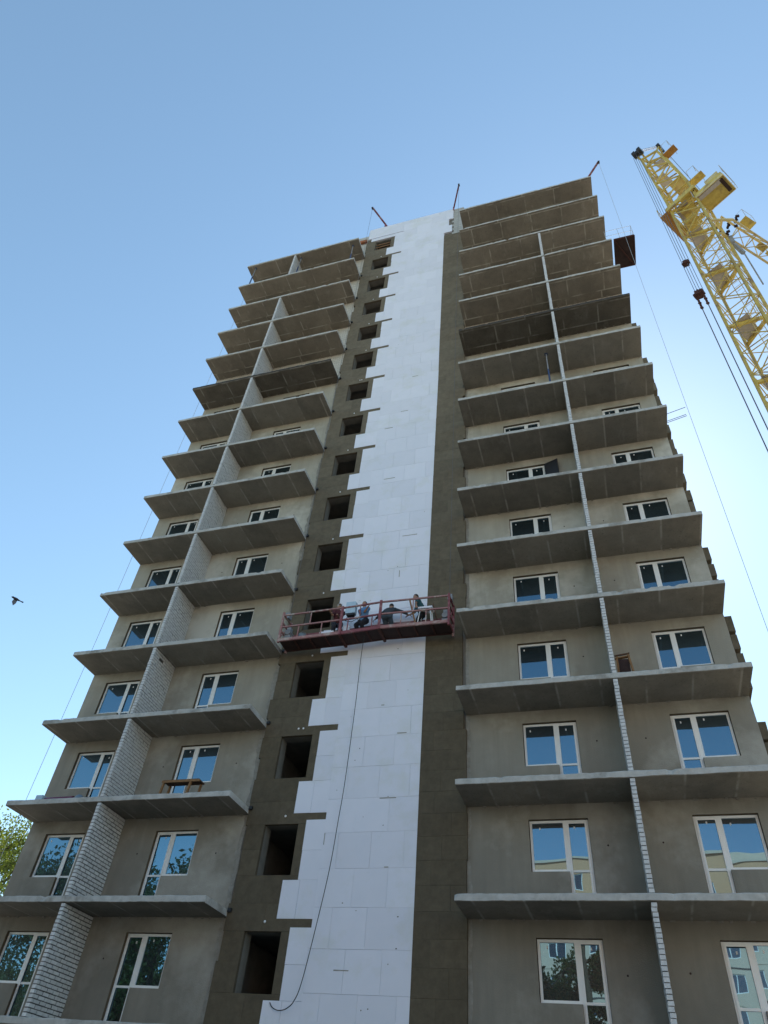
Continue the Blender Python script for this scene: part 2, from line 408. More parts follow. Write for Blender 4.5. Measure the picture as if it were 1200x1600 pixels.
# lumps of mortar squeezed out where slabs meet the walls
mb = MB()
for k in range(-1, 14):
    for (a, b_) in ((XL0, XL1), (XR0, XR1)):
        x = a+rnd.uniform(.1, .5)
        while x < b_-.1:
            if mnoise.noise(Vector((x*.5, k*3.1, a))) > -.15:
                wd = rnd.uniform(.04, .13)
                mb.box(x, x+wd, -rnd.uniform(.012, .05), .02, k*H-rnd.uniform(.02, .055), k*H+.01, .008)
            x += rnd.uniform(.16, .5)
o = mb.build('mortar_lump', M['mortar_smear'], bld); o['kind'] = 'stuff'

# brick partitions between neighbouring balconies
BH, BL, JT = .083, .245, .0145
def brick_list(xc, d, z0, z1):
    out = []; nrow = int((z1-z0)/(BH+JT)); pitch = (z1-z0)/nrow
    for i in range(nrow):
        y = -d+.02-(BL+JT)*.5*(i % 2)
        while y < -.01:
            ya, yb = max(y, -d+.02), min(y+BL, -.005)
            if yb-ya > .04: out.append((ya, yb, z0+i*pitch+JT*.5, pitch-JT))
            y += BL+JT
    return out
brick_me = {}
def one_brick(ln, ht, var):
    key = (round(ln, 2), round(ht, 3), var)
    if key not in brick_me:
        r_ = random.Random(var*17+3); mb = MB(); c = .006
        y0, y1 = -ln/2, ln/2; h = ht/2; w_ = .06
        j = lambda: r_.uniform(-.0035, .0035)
        mb.v = [(sx*(w_-e), sy*(ln/2-e2)+j(), sz*(h-e3)+j()) for sx in (-1, 1) for sy in (-1, 1) for sz in (-1, 1) for e, e2, e3 in ((0, c, c),)]
        mb.f = [(0,1,3,2),(4,6,7,5),(0,4,5,1),(2,3,7,6),(0,2,6,4),(1,5,7,3)]
        brick_me[key] = mb.mesh('brick', M['brick'])
    return brick_me[key]
single = 0; rest = MB()
parts = []
for k in range(-3, 14):
    if k not in (12,): parts.append((-11.19, DL, k))
for k in range(-3, 12): parts.append((4.50, DR, k))
order = sorted(parts, key=lambda p: (0 if p[0] < 0 and p[2] in (-1, 0) else 1))
for (xc, d, k) in order:
    z0, z1 = k*H+TH+.004 if k > -3 else GZ, (k+1)*H-.012
    if k == -3: z0 = GZ
    core = MB().box(xc-.046, xc+.046, -d+.035, -.002, z0, z1).build('brick_partition', M['mortar'], bld)
    for (ya, yb, zb, h) in brick_list(xc, d, z0, z1):
        dx = rnd.gauss(0, .0028)-(rnd.uniform(.004, .008) if rnd.random() < .2 else 0); dxr = rnd.uniform(-.02, .02)
        if single < 298 and xc < 0 and k in (-1, 0):
            me = one_brick(yb-ya, h, rnd.randrange(5))
            Mx = Matrix.Translation((xc+dx, (ya+yb)/2, zb+h/2+rnd.uniform(-.002, .002))) @ Matrix.Rotation(dxr, 4, 'Z') @ Matrix.Rotation(rnd.uniform(-.01, .01), 4, 'X')
            link('brick', me, core, Mx); single += 1
        else:
            rest.box(xc-.06+dx, xc+.06+dx, ya+rnd.uniform(0, .006), yb-rnd.uniform(0, .006), zb+rnd.uniform(0, .003), zb+h-rnd.uniform(0, .004), .002)
o = rest.build('brick', M['brick'], bld); o['kind'] = 'stuff'

# plastic windows with a balcony door
def make_window(bay, k, proto={}):
    x0, x1, side, dw = bay; z = k*H; yb = .155; yf = .09
    x0 += .012; x1 -= .012; zt = z+2.398; zs = z+1.112; zd = z+.185
    key = (side, round(dw, 2), round(x1-x0, 2))
    if key not in proto:
        W = x1-x0; f = MB(); fw = .062
        X0, X1, T, Sz, D = 0, W, 2.398, 1.112, .185
        if side == 'R': wx0, wx1, dx0, dx1 = X0, X1-dw, X1-dw, X1
        else: dx0, dx1, wx0, wx1 = X0, X0+dw, X0+dw, X1
        def fr(a, b, c, d, wd, y0, y1):
            f.box(a, b, y0, y1, d-wd, d); f.box(a, b, y0, y1, c, c+wd); f.box(a, a+wd, y0, y1, c+wd, d-wd); f.box(b-wd, b, y0, y1, c+wd, d-wd)
        fr(wx0, wx1, Sz, T, fw, yf, yb); fr(dx0, dx1, D, T, fw, yf+.0005, yb)
        f.box(dx0+fw, dx1-fw, yf+.001, yb, Sz-.01, Sz+.045)
        # opening sashes stand a little proud
        sx0, sx1 = dx0+fw-.018, dx1-fw+.018
        fr(sx0, sx1, D+fw-.018, T-fw+.018, .05, yf-.014, yf-.001)
        proto[key] = (f.mesh('balcony_window', M['pvc']), {})
        panes = []
        for nm, (a, b, c, d) in (('pane', (wx0+fw, wx1-fw, Sz+fw, T-fw)), ('pane', (dx0+fw+.03, dx1-fw-.03, Sz+.04, T-fw-.03)), ('pane', (dx0+fw+.03, dx1-fw-.03, D+fw+.03, Sz))):
            panes.append(MB().box(a-.01, b+.01, yf+.028, yf+.036, c-.01, d+.01).mesh('pane', M['glass']))
        pane_marks = []  # small white marks near the top of two panes
        for (a, b) in ((wx0+fw, wx1-fw), (dx0+fw+.03, dx1-fw-.03)):
            pane_marks.append(MB().box(a+.10, a+.135, yf+.020, yf+.0265, T-fw-.15, T-fw-.09).mesh('pane_mark', M['white']))
        sill = MB(); sill.box(wx0, wx1, .012, yf-.002, Sz-.022, Sz-.006).mesh('window_sill', M['pvc'])
        proto[key] = (proto[key][0], panes, pane_marks, sill.mesh('window_sill', M['pvc']))
    fm, panes, pane_marks, sill = proto[key]
    wd = link('balcony_window', fm, bld, Matrix.Translation((x0, 0, z)))
    for p in panes:
        Mx = Matrix.Translation((x0, 0, z)) @ Matrix.Translation((.4, yf+.03, 1.4)) @ Matrix.Rotation(rnd.gauss(0, .006), 4, 'Z') @ Matrix.Rotation(rnd.gauss(0, .006), 4, 'X') @ Matrix.Translation((-.4, -yf-.03, -1.4))
        link('pane', p, wd, Mx)
    for p in pane_marks: link('pane_mark', p, wd, Matrix.Translation((x0+rnd.uniform(0, .12), 0, z+rnd.uniform(-.03, .03))))
    link('window_sill', sill, wd, Matrix.Translation((x0, 0, z)))
    return wd
wins = {}
for bi, bay in enumerate(BAYS):
    for k in range(-2, 9):
        wins[bi, k] = make_window(bay, k)
# one tilted-out sash on the eighth storey shown, right block
Mx = Matrix.Translation((3.235, -.02, 5*H+.25)) @ Matrix.Rotation(R(-20), 4, 'Z')
s_ = MB(); s_.box(0, .56, -.02, .02, 2.06, 2.11).box(0, .56, -.02, .02, 0, .05).box(0, .05, -.02, .02, .05, 2.06).box(.51, .56, -.02, .02, .05, 2.06).box(.05, .51, -.004, .004, .05, 2.06)
sash = link('open_sash', s_.mesh('open_sash', M['black']), wins[2, 5], Mx); sash['label'] = 'dark door sash standing open'

# mineral wool boards beside the stair windows and down the right band
def board(name, mt, x0, x1, z0, z1, yb, yf, jit=.002, chips=0, parent=bld):
    mb = MB(); g_ = rnd.choice((.0004, .0006, .001, .002)) if name == 'foam_board' else .0005
    a, b, c, d = x0+g_+rnd.uniform(0, jit), x1-g_-rnd.uniform(0, jit), z0+g_+rnd.uniform(0, jit), z1-g_-rnd.uniform(0, jit)
    y = yf+rnd.uniform(-.0015, .0015); e = .003 if name == 'foam_board' else .0015
    mb.v = [(a, yb, c), (b, yb, c), (b, yb, d), (a, yb, d), (a, y+e, c), (b, y+e, c), (b, y+e, d), (a, y+e, d), (a+e, y, c+e), (b-e, y, c+e), (b-e, y, d-e), (a+e, y, d-e)]
    mb.f = [(0,1,2,3)[::-1], (8,9,10,11)]
    for i in range(4):
        j_ = (i+1) % 4; mb.f.append((i, j_, 4+j_, 4+i)); mb.f.append((4+i, 4+j_, 8+j_, 8+i))
    return mb.build(name, mt, parent)
WY, FY = -.115, -.128
for j in range(-1, 16):
    z = H*j
    q = lambda a: zst(z+a)
    le = lambda: -6.74+rnd.uniform(-.06, .07)
    top = min
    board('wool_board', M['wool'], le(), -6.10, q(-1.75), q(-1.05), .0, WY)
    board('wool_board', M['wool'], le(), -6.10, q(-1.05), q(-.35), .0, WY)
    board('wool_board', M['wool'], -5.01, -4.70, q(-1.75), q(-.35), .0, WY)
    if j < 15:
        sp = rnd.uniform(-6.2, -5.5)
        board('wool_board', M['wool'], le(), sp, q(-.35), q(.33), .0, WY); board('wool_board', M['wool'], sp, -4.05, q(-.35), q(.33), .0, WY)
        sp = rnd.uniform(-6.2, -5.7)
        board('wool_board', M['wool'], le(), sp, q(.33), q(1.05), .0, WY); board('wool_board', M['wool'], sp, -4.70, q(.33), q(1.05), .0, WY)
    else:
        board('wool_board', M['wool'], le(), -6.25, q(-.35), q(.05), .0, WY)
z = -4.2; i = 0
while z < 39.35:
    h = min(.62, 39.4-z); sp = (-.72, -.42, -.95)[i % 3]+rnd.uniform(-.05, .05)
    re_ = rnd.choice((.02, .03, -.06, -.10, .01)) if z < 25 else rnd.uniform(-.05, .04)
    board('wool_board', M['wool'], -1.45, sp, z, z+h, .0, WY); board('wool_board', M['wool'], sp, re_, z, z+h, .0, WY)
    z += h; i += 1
# white polystyrene boards
def foam(x0, x1, z0, z1): 
    if x1-x0 > .05 and z1-z0 > .05: board('foam_board', M['foam'], x0, x1, z0, z1, -.02, FY, .0022)
z = .23-.965*5; i = 0
while z < STZ-.05:
    z1 = min(z+.965, STZ)
    segs = [(z, z1)]
    for (a, b) in segs:
        mid = (a+b)/2
        right = -1.37+.025*mnoise.noise(Vector((0, 0, mid*.2)))+(.06 if mid > 12 else 0)*min(1, (mid-12)/12 if mid > 12 else 0)
        if mid > 39.4: right = -.80
        if mid > 40.4: right = -1.02
        if mid > 41.3: right = -.90
        if mid > 42.2: right = -.72
        left = -4.16
        if mid > zst(H*15-.35)+.4: left = -6.70
        x = left+(.98 if i % 2 else .50)+rnd.uniform(-.08, .08)
        foam(left, x, a, b)
        while x < right:
            x2 = x+rnd.uniform(.94, 1.04)
            if right-x2 < .25: x2 = right
            foam(x, min(x2, right), a, b); x = x2
    z = z1; i += 1
for j in range(-2, 15):
    q = lambda a: zst(H*j+a)
    foam(-5.21, -4.68, q(-.05), q(.92)); foam(-4.68, -4.155, q(-.05), q(.92))
    foam(-4.755+rnd.uniform(-.012, .012), -4.155, q(.92), q(1.60+rnd.uniform(-.2, .2)) if False else q(1.7)); foam(-4.755+rnd.uniform(-.012, .012), -4.155, q(1.7), q(2.55))
foam(-4.755, -4.155, zst(41.75), zst(H*15-.35)+.45)
foam(-6.45, -4.755, zst(H*15-.35)+.06, zst(H*15-.35)+.45)
# yellowed patches are boards of another batch
# bare blocks beside the top of the foam
for i in range(13):
    z = 39.45+i*.29
    x0 = -.80+(.1 if i % 2 else 0)
    board('concrete_block', M['block'], x0, -.40, z, z+.28, .0, -.07); board('concrete_block', M['block'], -.40, -.02, z, z+.28, .0, -.07)
for _ in range(26):
    z = rnd.uniform(-2.3, 12) if rnd.random() < .75 else rnd.uniform(12, 38)
    x = rnd.uniform(-4.0, -1.5)
    MB().ball((x, FY-.003, z), rnd.uniform(.010, .022), .006, rnd.uniform(.009, .018), 4).build('dowel_head', M['rubber_oil'] if rnd.random() < .6 else M['mortar_smear'], bld)
for (x, z, w_) in ((-2.2, 1.22, .12), (-2.7, 6.1, .10), (-4.12, 2.0, .02), (-2.5, 11.5, .02), (-2.0, 5.1, .3), (-3.2, -1.2, .4), (-2.3, 3.1, .5), (-3.3, 16.9, .5), (-3.6, 20.4, .4), (-2.9, 21.5, .35), (-2.5, 24.2, .3), (-2.2, 13.4, .6)):
    MB().box(x-w_/2, x+w_/2, FY-.008, FY+.01, z-.012 if w_ > .03 else z-.16, z+.012 if w_ > .03 else z+.16, .003).build('joint_filler', M['mortar_smear'], bld)
for k in range(-1, 7):
    for x in (3.72, 5.06, -10.35, -7.6):
        if rnd.random() < .8: MB().ball((x+rnd.uniform(-.05, .05), -.002, k*H+1.72+rnd.uniform(-.05, .05)), .024, .010, .024, 4).build('anchor_hole', M['dark_rust'], bld)
# white anchor plugs over the stair windows, black brackets by the slab corners
for j in range(0, 15):
    for dx in ((0, .12) if j in (2, 9) else (0,)):
        MB().ball((-5.5+dx+rnd.uniform(-.06, .06), WY-.01, zst(H*j-.12)), .035, .02, .035, 5).build('anchor_plug', M['white'], bld)
for k in range(0, 14):
    MB().box(-6.70, -6.60, -.19, -.10, k*H+.10, k*H+.2).tube([(-6.65, -.1, k*H+.15), (-6.65, -.02, k*H+.15)], .02).build('wall_bracket', M['rubber'], bld)
# bars in the topmost stair opening
zb = zst(H*15-1.75)
for dz in (.25, .62, .98):
    MB().box(-6.12, -5.0, .02, .06, zb+dz, zb+dz+.09).build('window_bar', M['wood'], bld)
# stack of bricks at the roof edge
for i in range(3):
    for jx in range(2):
        MB().box(-7.3+jx*.26, -7.06+jx*.26, -.16, -.04, 41.5+i*.1, 41.59+i*.1, .004).build('red_brick', M['red_brick'], bld)
# smeared mortar along the ragged plaster edge
for k in range(-2, 9):
    for (xe, sgn) in ((-6.80, -1), (.06, 1)):
        mb = MB(); nseg = 34; pr_ = []
        z0, z1 = k*H+TH, (k+1)*H-.02
        for i in range(nseg+1):
            z = z0+(z1-z0)*i/nseg
            wv = .10+.10*mnoise.noise(Vector((z*.9, xe, k)))+.05*mnoise.noise(Vector((z*5, xe, k)))
            ww = .05*mnoise.noise(Vector((z*1.3, xe+4, k)))+.02*mnoise.noise(Vector((z*7, xe, k)))
            pr_.append(((xe+sgn*max(.02, wv) if sgn < 0 else xe+max(.015, wv*.6), -.006, z), (xe-sgn*.05+ww if sgn < 0 else xe-.07+ww*.5, -.02-.01*mnoise.noise(Vector((z*3, 1, k))), z)))
        for (a, b), (c, d) in zip(pr_, pr_[1:]): mb.quad(a, b, d, c)
        mb.build('mortar_edge', M['mortar_smear'], bld)
# insulation boards on the right-hand return wall, seen end-on past the corner
for k in range(0, 9):
    for i, dz in enumerate((.05, .68, 1.32, 1.95)):
        if rnd.random() < .18: continue
        zz = k*H+.2+dz
        MB().box(8.003, 8.17+rnd.uniform(-.03, .03), rnd.uniform(-.04, .06), 1.2, zz, zz+rnd.uniform(.46, .58), .008).build('wool_board', M['wool'], bld)

# ------------------------------------------------------------------ roof arms and hanging ropes
def arm(label, base, tip, back, drop, rope_label):
    e = empty('roof_arm', base, label, 'davit', 'steel davit arms on the roof')
    base, tip, back = Vector(base), Vector(tip), Vector(back)
    MB().bar(back, tip, .09, .12).build('beam', M['cradle_red'], e)
    MB().bar(base-Vector((0, 0, .5)), base+Vector((0, 0, .02)), .08).build('post', M['cradle_red'], e)
    MB().tube([tip+Vector((-.05, 0, -.1)), tip+Vector((.05, 0, -.1))], .10, 10).build('pulley', M['black'], e)
    ro = MB().tube([tip+Vector((0, 0, -.12)), Vector(drop)], .008, 5).build('hanging_rope', M['rope_light'] if drop[2] < 0 else M['rope'])
    tag(ro, rope_label, 'rope')
    return e
arm('dark red steel arm tilting left over the roof edge above the top stair opening', (-5.62, -.1, 43.7), (-6.13, -1.5, 43.5), (-5.2, 1.2, 43.9), (-6.36, -.72, 9.55), 'steel rope from the left roof arm down past the stair openings')
arm('dark steel arm rising beside the bare block column at the roof', (-.72, -.1, 43.5), (-.05, -1.5, 43.5), (-1.3, 1.2, 43.5), (-.42, -.72, 9.65), 'steel rope from the middle roof arm down the right wool band')
arm('short dark red arm on the top right balcony corner', (7.85, -1.2, 39.75), (8.58, -1.9, 40.15), (7.0, -.4, 39.5), (8.62, -1.6, GZ), 'thin rope hanging free in the sky right of the building')
tag(MB().tube([(-14.95, -.35, 42.5), (-14.98, -.4, 10), (-15.05, -.5, GZ)], .009, 5).build('hanging_rope', M['rope_light']), 'thin pale rope hanging down the left edge of the building', 'rope')
# wire bracket on the right corner, mid height
e = empty('wire_bracket', (8.0, -.9, 16.4), 'thin wire bracket sticking out between the right corner and the free rope', 'bracket')
for dz, dy in ((0, 0), (.14, .05), (.26, -.2)): MB().tube([(7.95, -1+dy, 16.5+dz), (8.62, -1.25+dy, 16.42+dz)], .012, 5).build('wire', M['rope'], e)

# ------------------------------------------------------------------ the long work cradle
cr = empty('work_cradle', (-3.4, -.7, 8.38), 'long dark red suspended cradle with workers in front of the white foam', 'work platform')
X0, X1, YF, YB, ZF = -6.44, -.36, -1.05, -.36, 8.40
cuts = [X0, -4.17, -2.76, X1]; zoff = [(8.37, 8.41), (8.40, 8.47), (8.47, 8.42)]
for i in range(3):
    a, b = cuts[i], cuts[i+1]; za, zb_ = zoff[i]
    rail_m = M['cradle_red'] if i == 1 else M['cradle_pale']
    def P(x, y, dz): return Vector((x, y, za+(zb_-za)*(x-a)/(b-a)+dz))
    d = MB(); 
    v = [P(a+.01, YF+.03, 0), P(b-.01, YF+.03, 0), P(b-.01, YB-.03, 0), P(a+.01, YB-.03, 0)]
    d.quad(*v); d.quad(*[q+Vector((0, 0, .03)) for q in v][::-1])
    d.build('floor_deck', M['dark_rust'], cr)
    nb = 4 if i != 1 else 3
    for q in range(1, nb):
        x = a+(b-a)*q/nb; MB().bar(P(x, YF+.02, -.02), P(x, YB-.02, -.02), .05, .05).build('deck_beam', M['rust'], cr)
    MB().bar(P(a, YF, .02), P(b, YF, .02), .06, .11).build('edge_beam', rail_m, cr); MB().bar(P(a, YB, .02), P(b, YB, .02), .05, .08).build('edge_beam', M['rust'], cr)
    for y in (YF, YB):
        hs = (.56, 1.07) if y == YF else (.35, .62)
        for h in hs: MB().bar(P(a, y, h), P(b, y, h), .05, .05).build('rail', rail_m if y == YF else M['cradle_red'], cr)
        for q, dx in enumerate(((a+b)/2-.45, (a+b)/2+.42)): MB().bar(P(dx, y, .05), P(dx, y, hs[0]), .032).build('baluster', rail_m, cr)
        if y == YF: MB().bar(P((a+b)/2-.05, y, hs[0]), P((a+b)/2-.05, y, hs[1]), .032).build('baluster', rail_m, cr)
    for x in ((a,) if i else ()):
        for y in (YF, YB): MB().bar(P(x, y-.03*(1 if y == YF else -1), -.06), P(x, y-.03*(1 if y == YF else -1), 1.12 if y == YF else .7), .09, .05).build('post', M['cradle_red'], cr)
        MB().bar(P(x, YF-.02, -.06), P(x, YB+.05, -.06), .09, .06).build('deck_beam', M['rust'], cr)
for x, mt in ((X0, M['cradle_pale']), (X1, M['cradle_red'])):
    sg = -1 if x == X0 else 1
    f = MB()
    for y in (YF, YB): f.bar((x, y, 8.3), (x, y, 9.58), .07)
    for h in (.05, .4, .75, 1.1): f.bar((x, YF, 8.4+h), (x, YB, 8.4+h), .05)
    f.bar((x, YF, 8.5), (x, YB, 9.45), .04)
    f.build('end_frame', mt, cr)
    hx = x-sg*.18
    wv_ = MB(); wv_.box(hx-.12, hx+.12, -.83, -.58, 8.46, 8.74, .01).tube([(hx, -.86, 8.86), (hx, -.55, 8.86)], .11, 10).box(hx-.07, hx+.07, -.8, -.62, 8.7, 9.1, .01)
    wv_.build('hoist', M['steel'], cr)
    MB().box(x-.03*sg-.08, x-.03*sg+.08, -.82, -.62, 9.5, 9.74, .01).build('rope_guard', M['steel'], cr)
cbx = MB().box(-4.07, -3.72, -1.04, -.84, 9.24, 9.72, .004).build('control_box', M['pale_blue'], cr)
MB().box(-4.03, -3.76, -1.02, -.86, 9.17, 9.235).build('socket_strip', M['black'], cr)
MB().tube([(-4.0, -.95, 9.17), (-4.05, -1.0, 8.95), (-3.8, -1.02, 8.86), (-3.6, -.98, 9.0), (-3.5, -.95, 8.5)], .012, 5).build('power_lead', M['rubber'], cr)
# cable hanging from the cradle down to a lower opening
pts = [(-3.35, -.8, 8.38), (-3.42, -.7, 7.6), (-3.52, -.45, 5.9), (-3.61, -.34, 3.6), (-3.69, -.3, 2.47), (-3.78, -.3, 1.1), (-3.99, -.3, -.5), (-4.16, -.3, -1.55), (-4.3, -.28, -1.9), (-4.44, -.26, -2.03), (-4.60, -.24, -2.09), (-4.78, -.22, -2.08), (-4.95, -.17, -1.99), (-5.15, .02, -1.75), (-5.3, .2, -1.745)]
def smooth_pts(p, n=5):
    out = []; p = [Vector(q) for q in p]
    for i in range(len(p)-1):
        a, b, c, d = p[max(i-1, 0)], p[i], p[i+1], p[min(i+2, len(p)-1)]
        for k in range(n):
            t_ = k/n; out.append(.5*((2*b)+(c-a)*t_+(2*a-5*b+4*c-d)*t_*t_+(3*b-a-3*c+d)*t_**3))
    out.append(p[-1]); return out
tag(MB().tube(smooth_pts(pts), .0115, 6).build('power_cable', M['rubber']), 'black cable hanging from the long cradle in a curve over the white foam', 'cable')

# loose things on the cradle
b_ = empty('bucket', (-5.72, -.72, 8.42), 'grey blue plastic bucket on the left part of the cradle', 'bucket')
mb = MB(); nn = 14
prof = [(.10, 0), (.12, .14), (.145, .30), (.152, .31), (.138, .30), (.11, .02)]
mb2 = MB()
for i, (r_, z) in enumerate(prof):
    for q in range(nn): mb2.v.append((-5.72+r_*math.cos(2*math.pi*q/nn), -.72+r_*math.sin(2*math.pi*q/nn), 8.43+z))
for i in range(len(prof)-1):
    for q in range(nn): mb2.f.append((i*nn+q, i*nn+(q+1) % nn, (i+1)*nn+(q+1) % nn, (i+1)*nn+q))
mb2.f.append(tuple(range(nn))[::-1])
mb2.build('tub', M['bucket'], b_, True)
MB().tube([(-5.72+.15*math.cos(a), -.72-.07*math.sin(a), 8.73+.10*math.sin(a)) for a in [math.pi*i/8 for i in range(9)]], .006, 5).build('handle', M['steel'], b_)
for (x0, x1, y0, y1, z0, z1, rz, lab) in ((-4.95, -4.45, -.98, -.88, 8.45, 8.62, 0, 'white foam offcut lying on the cradle left of the control box'), (-4.12, -3.9, -.93, -.84, 8.47, 8.8, .0, 'small white foam piece standing under the control box'),
        (-2.2, -1.75, -.62, -.55, 8.47, 8.85, 0, 'white foam piece standing behind the brown plank'), ):
    tag(MB().box(x0, x1, y0, y1, z0, z1, .006).build('foam_piece', M['foam']), lab, 'foam board', 'loose foam pieces on the cradle')
tag(MB().bar((-1.75, -1.0, 9.52), (-1.50, -.92, 8.46), .10, .04).build('plank', M['wood']), 'brown wooden plank leaning on the right part of the cradle', 'plank')
tag(MB().bar((-1.05, -.5, 9.62), (-.80, -.44, 8.46), .09, .035).build('plank', M['wood_dark']), 'dark wooden plank leaning on the inner rail by the right cradle end', 'plank')
bd = MB().box(-.6, -.44, -.46, -.40, 9.0, 9.6, .01)
tr = empty('step_stand', (-1.2, -.75, 8.44), 'white topped step stand in front of the right hand worker', 'stand')
MB().box(-1.48, -.98, -.9, -.58, 9.20, 9.27, .004).build('top_board', M['foam'], tr)
for sx, sy in ((-1, -1), (1, -1), (-1, 1), (1, 1)): MB().bar((-1.23+sx*.17, -.74+sy*.12, 9.2), (-1.23+sx*.26, -.74+sy*.16, 8.45), .03).build('leg', M['pvc'], tr)

# the second cradle at the right corner, high up
c2 = empty('work_cradle', (8.55, -.75, 30.75), 'small dark cradle hanging high at the right corner of the building', 'work platform')
d = MB(); d.box(8.08, 9.08, -1.5, .10, 30.74, 30.80); d.build('floor_deck', M['dark_rust'], c2)
MB().bar((8.12, -1.45, 30.71), (9.0, .05, 30.71), .06).build('deck_beam', M['rust'], c2)
for a, b in (((8.08, -1.5, 30.76), (9.08, -1.5, 30.76)), ((8.08, .1, 30.76), (9.08, .1, 30.76)), ((9.08, -1.5, 30.76), (9.08, .1, 30.76))): MB().bar(a, b, .07, .1).build('edge_beam', M['rust'], c2)
for h in (.55, 1.1):
    for a, b in (((7.75, -1.5), (9.08, -1.5)), ((9.08, -1.5), (9.08, .1)), ((8.08, .1), (9.08, .1))): MB().tube([(*a, 30.78+h), (*b, 30.78+h)], .009, 5).build('rail', M['rope_light'], c2)
for (x, y) in ((7.75, -1.5), (8.4, -1.5), (9.08, -1.5), (9.08, -.7), (9.08, .1), (8.3, .1)): MB().tube([(x, y, 30.78), (x, y, 31.9)], .010, 5).build('post', M['rope_light'], c2)

# ------------------------------------------------------------------ things left on the balconies
t = empty('trestle', (-8.6, -1.0, 2.97), 'low brown wooden trestle on the left balcony edge before a window door', 'trestle')
MB().box(-9.28, -8.02, -1.22, -.86, 3.43, 3.47, .006).build('top_board', M['wood_dark'], t)
MB().bar((-9.3, -1.22, 3.42), (-8.0, -1.22, 3.42), .04, .07).build('top_rail', M['wood'], t)
for x, y in ((-9.24, -1.2), (-8.3, -1.2), (-9.2, -.88), (-8.12, -.88)): MB().bar((x, y, 3.42), (x-.05, y, 2.97), .07, .05).build('leg', M['wood'], t)
bn = empty('film_roll', (-13.0, -1.0, 2.97), 'purple wrapped roll lying on the far left balcony edge', 'roll')
MB().tube([(-13.62, -1.05, 3.07), (-13.2, -1.04, 3.08), (-12.55, -1.05, 3.08)], .095, 10).build('roll', M['purple'], bn)
MB().tube([(-13.63, -1.05, 3.10), (-12.6, -1.02, 3.14)], .03, 6).build('strap', M['cradle_pale'], bn)
tag(MB().box(-13.95, -13.70, -1.15, -.95, 2.97, 3.22, .008).build('paint_can', M['pale_blue']), 'pale canister beside the purple roll on the far left balcony', 'canister')
tag(MB().ball((-12.33, -1.05, 3.09), .15, .14, .12, 6).build('sack', M['bucket']), 'small pale blue bundle right of the purple roll', 'bundle')
tag(MB().ball((-12.02, -1.05, 3.05), .14, .11, .08, 6).build('sack', M['rubber']), 'dark rag bundle next to the left balcony door', 'bundle')
fr = empty('wooden_frame', (4.8, -1.0, 5.77), 'orange wooden frame leaning by the white brick partition on a right balcony', 'frame')
for a, b in (((4.63, -1.1, 5.77), (4.66, -.96, 6.62)), ((5.06, -1.1, 5.77), (4.98, -.96, 6.66))): MB().bar(a, b, .055, .035).build('stile', M['wood'], fr)
MB().bar((4.6, -.95, 6.55), (5.02, -.95, 6.6), .10, .03).build('rail', M['wood'], fr)
MB().bar((4.6, -.90, 6.68), (5.02, -.90, 6.73), .05, .03).build('rail', M['wood_dark'], fr)
MB().box(4.68, 4.98, -.99, -.96, 5.8, 6.5, .01).build('dark_panel', M['dark_rust'], fr)
def prop(x, y, z0, z1, label):
    e = empty('slab_prop', (x, y, z0), label, 'prop', 'steel props between upper slabs')
    MB().tube([(x, y, z0), (x, y, z0+(z1-z0)*.55)], .038, 8).build('outer_tube', M['blue'], e); MB().tube([(x, y, z0+(z1-z0)*.5), (x, y, z1)], .028, 8).build('inner_tube', M['steel'], e)
    MB().box(x-.07, x+.07, y-.07, y+.07, z1-.012, z1-.002).build('head_plate', M['blue'], e)
    MB().box(x-.07, x+.07, y-.07, y+.07, z0+.002, z0+.012).build('base_plate', M['blue'], e)
def lz(k): return k*H+TH+.005
prop(3.93, -1.1, lz(7), 8*H, 'blue steel prop under a slab left of the right hand partition')
prop(-7.22, -1.05, lz(13), 14*H, 'blue prop under the top left slab near its right end')
prop(-14.2, -1.2, lz(13), 14*H, 'dark prop under the top left slab at its far left end')
prop(-10.9, -1.1, lz(13), 14*H, 'dark prop beside the top brick partition of the left block')
tag(MB().ball((-13.1, -1.3, 39.46), .22, .1, .09, 6).build('sack', M['pale_blue']), 'small pale bag on the edge of the top left slab', 'bag')

# ------------------------------------------------------------------ workers
SKIN = plain('skin', (.36, .20, .13), .55)
def capsule(mb, a, b, ra, rb, n=10):
    a, b = Vector(a), Vector(b); mb.ball(a, ra, n=5); mb.ball(b, rb, n=5); mb.tube([a, b], ra, n, rb)
def fused(name, mb, mt, parent, vox):
    me = mb.mesh(name); tmp = bpy.data.objects.new('tmp', me); col.objects.link(tmp)
    md = tmp.modifiers.new('r', 'REMESH'); md.mode = 'VOXEL'; md.voxel_size = vox
    sm = tmp.modifiers.new('s', 'SMOOTH'); sm.iterations = 4; sm.factor = .5
    dg = bpy.context.evaluated_depsgraph_get(); dg.update()
    out = bpy.data.meshes.new_from_object(tmp.evaluated_get(dg)); bpy.data.objects.remove(tmp)
    out.name = name; out.materials.clear(); out.materials.append(mt)
    for p in out.polygons: p.use_smooth = True
    return link(name, out, parent)
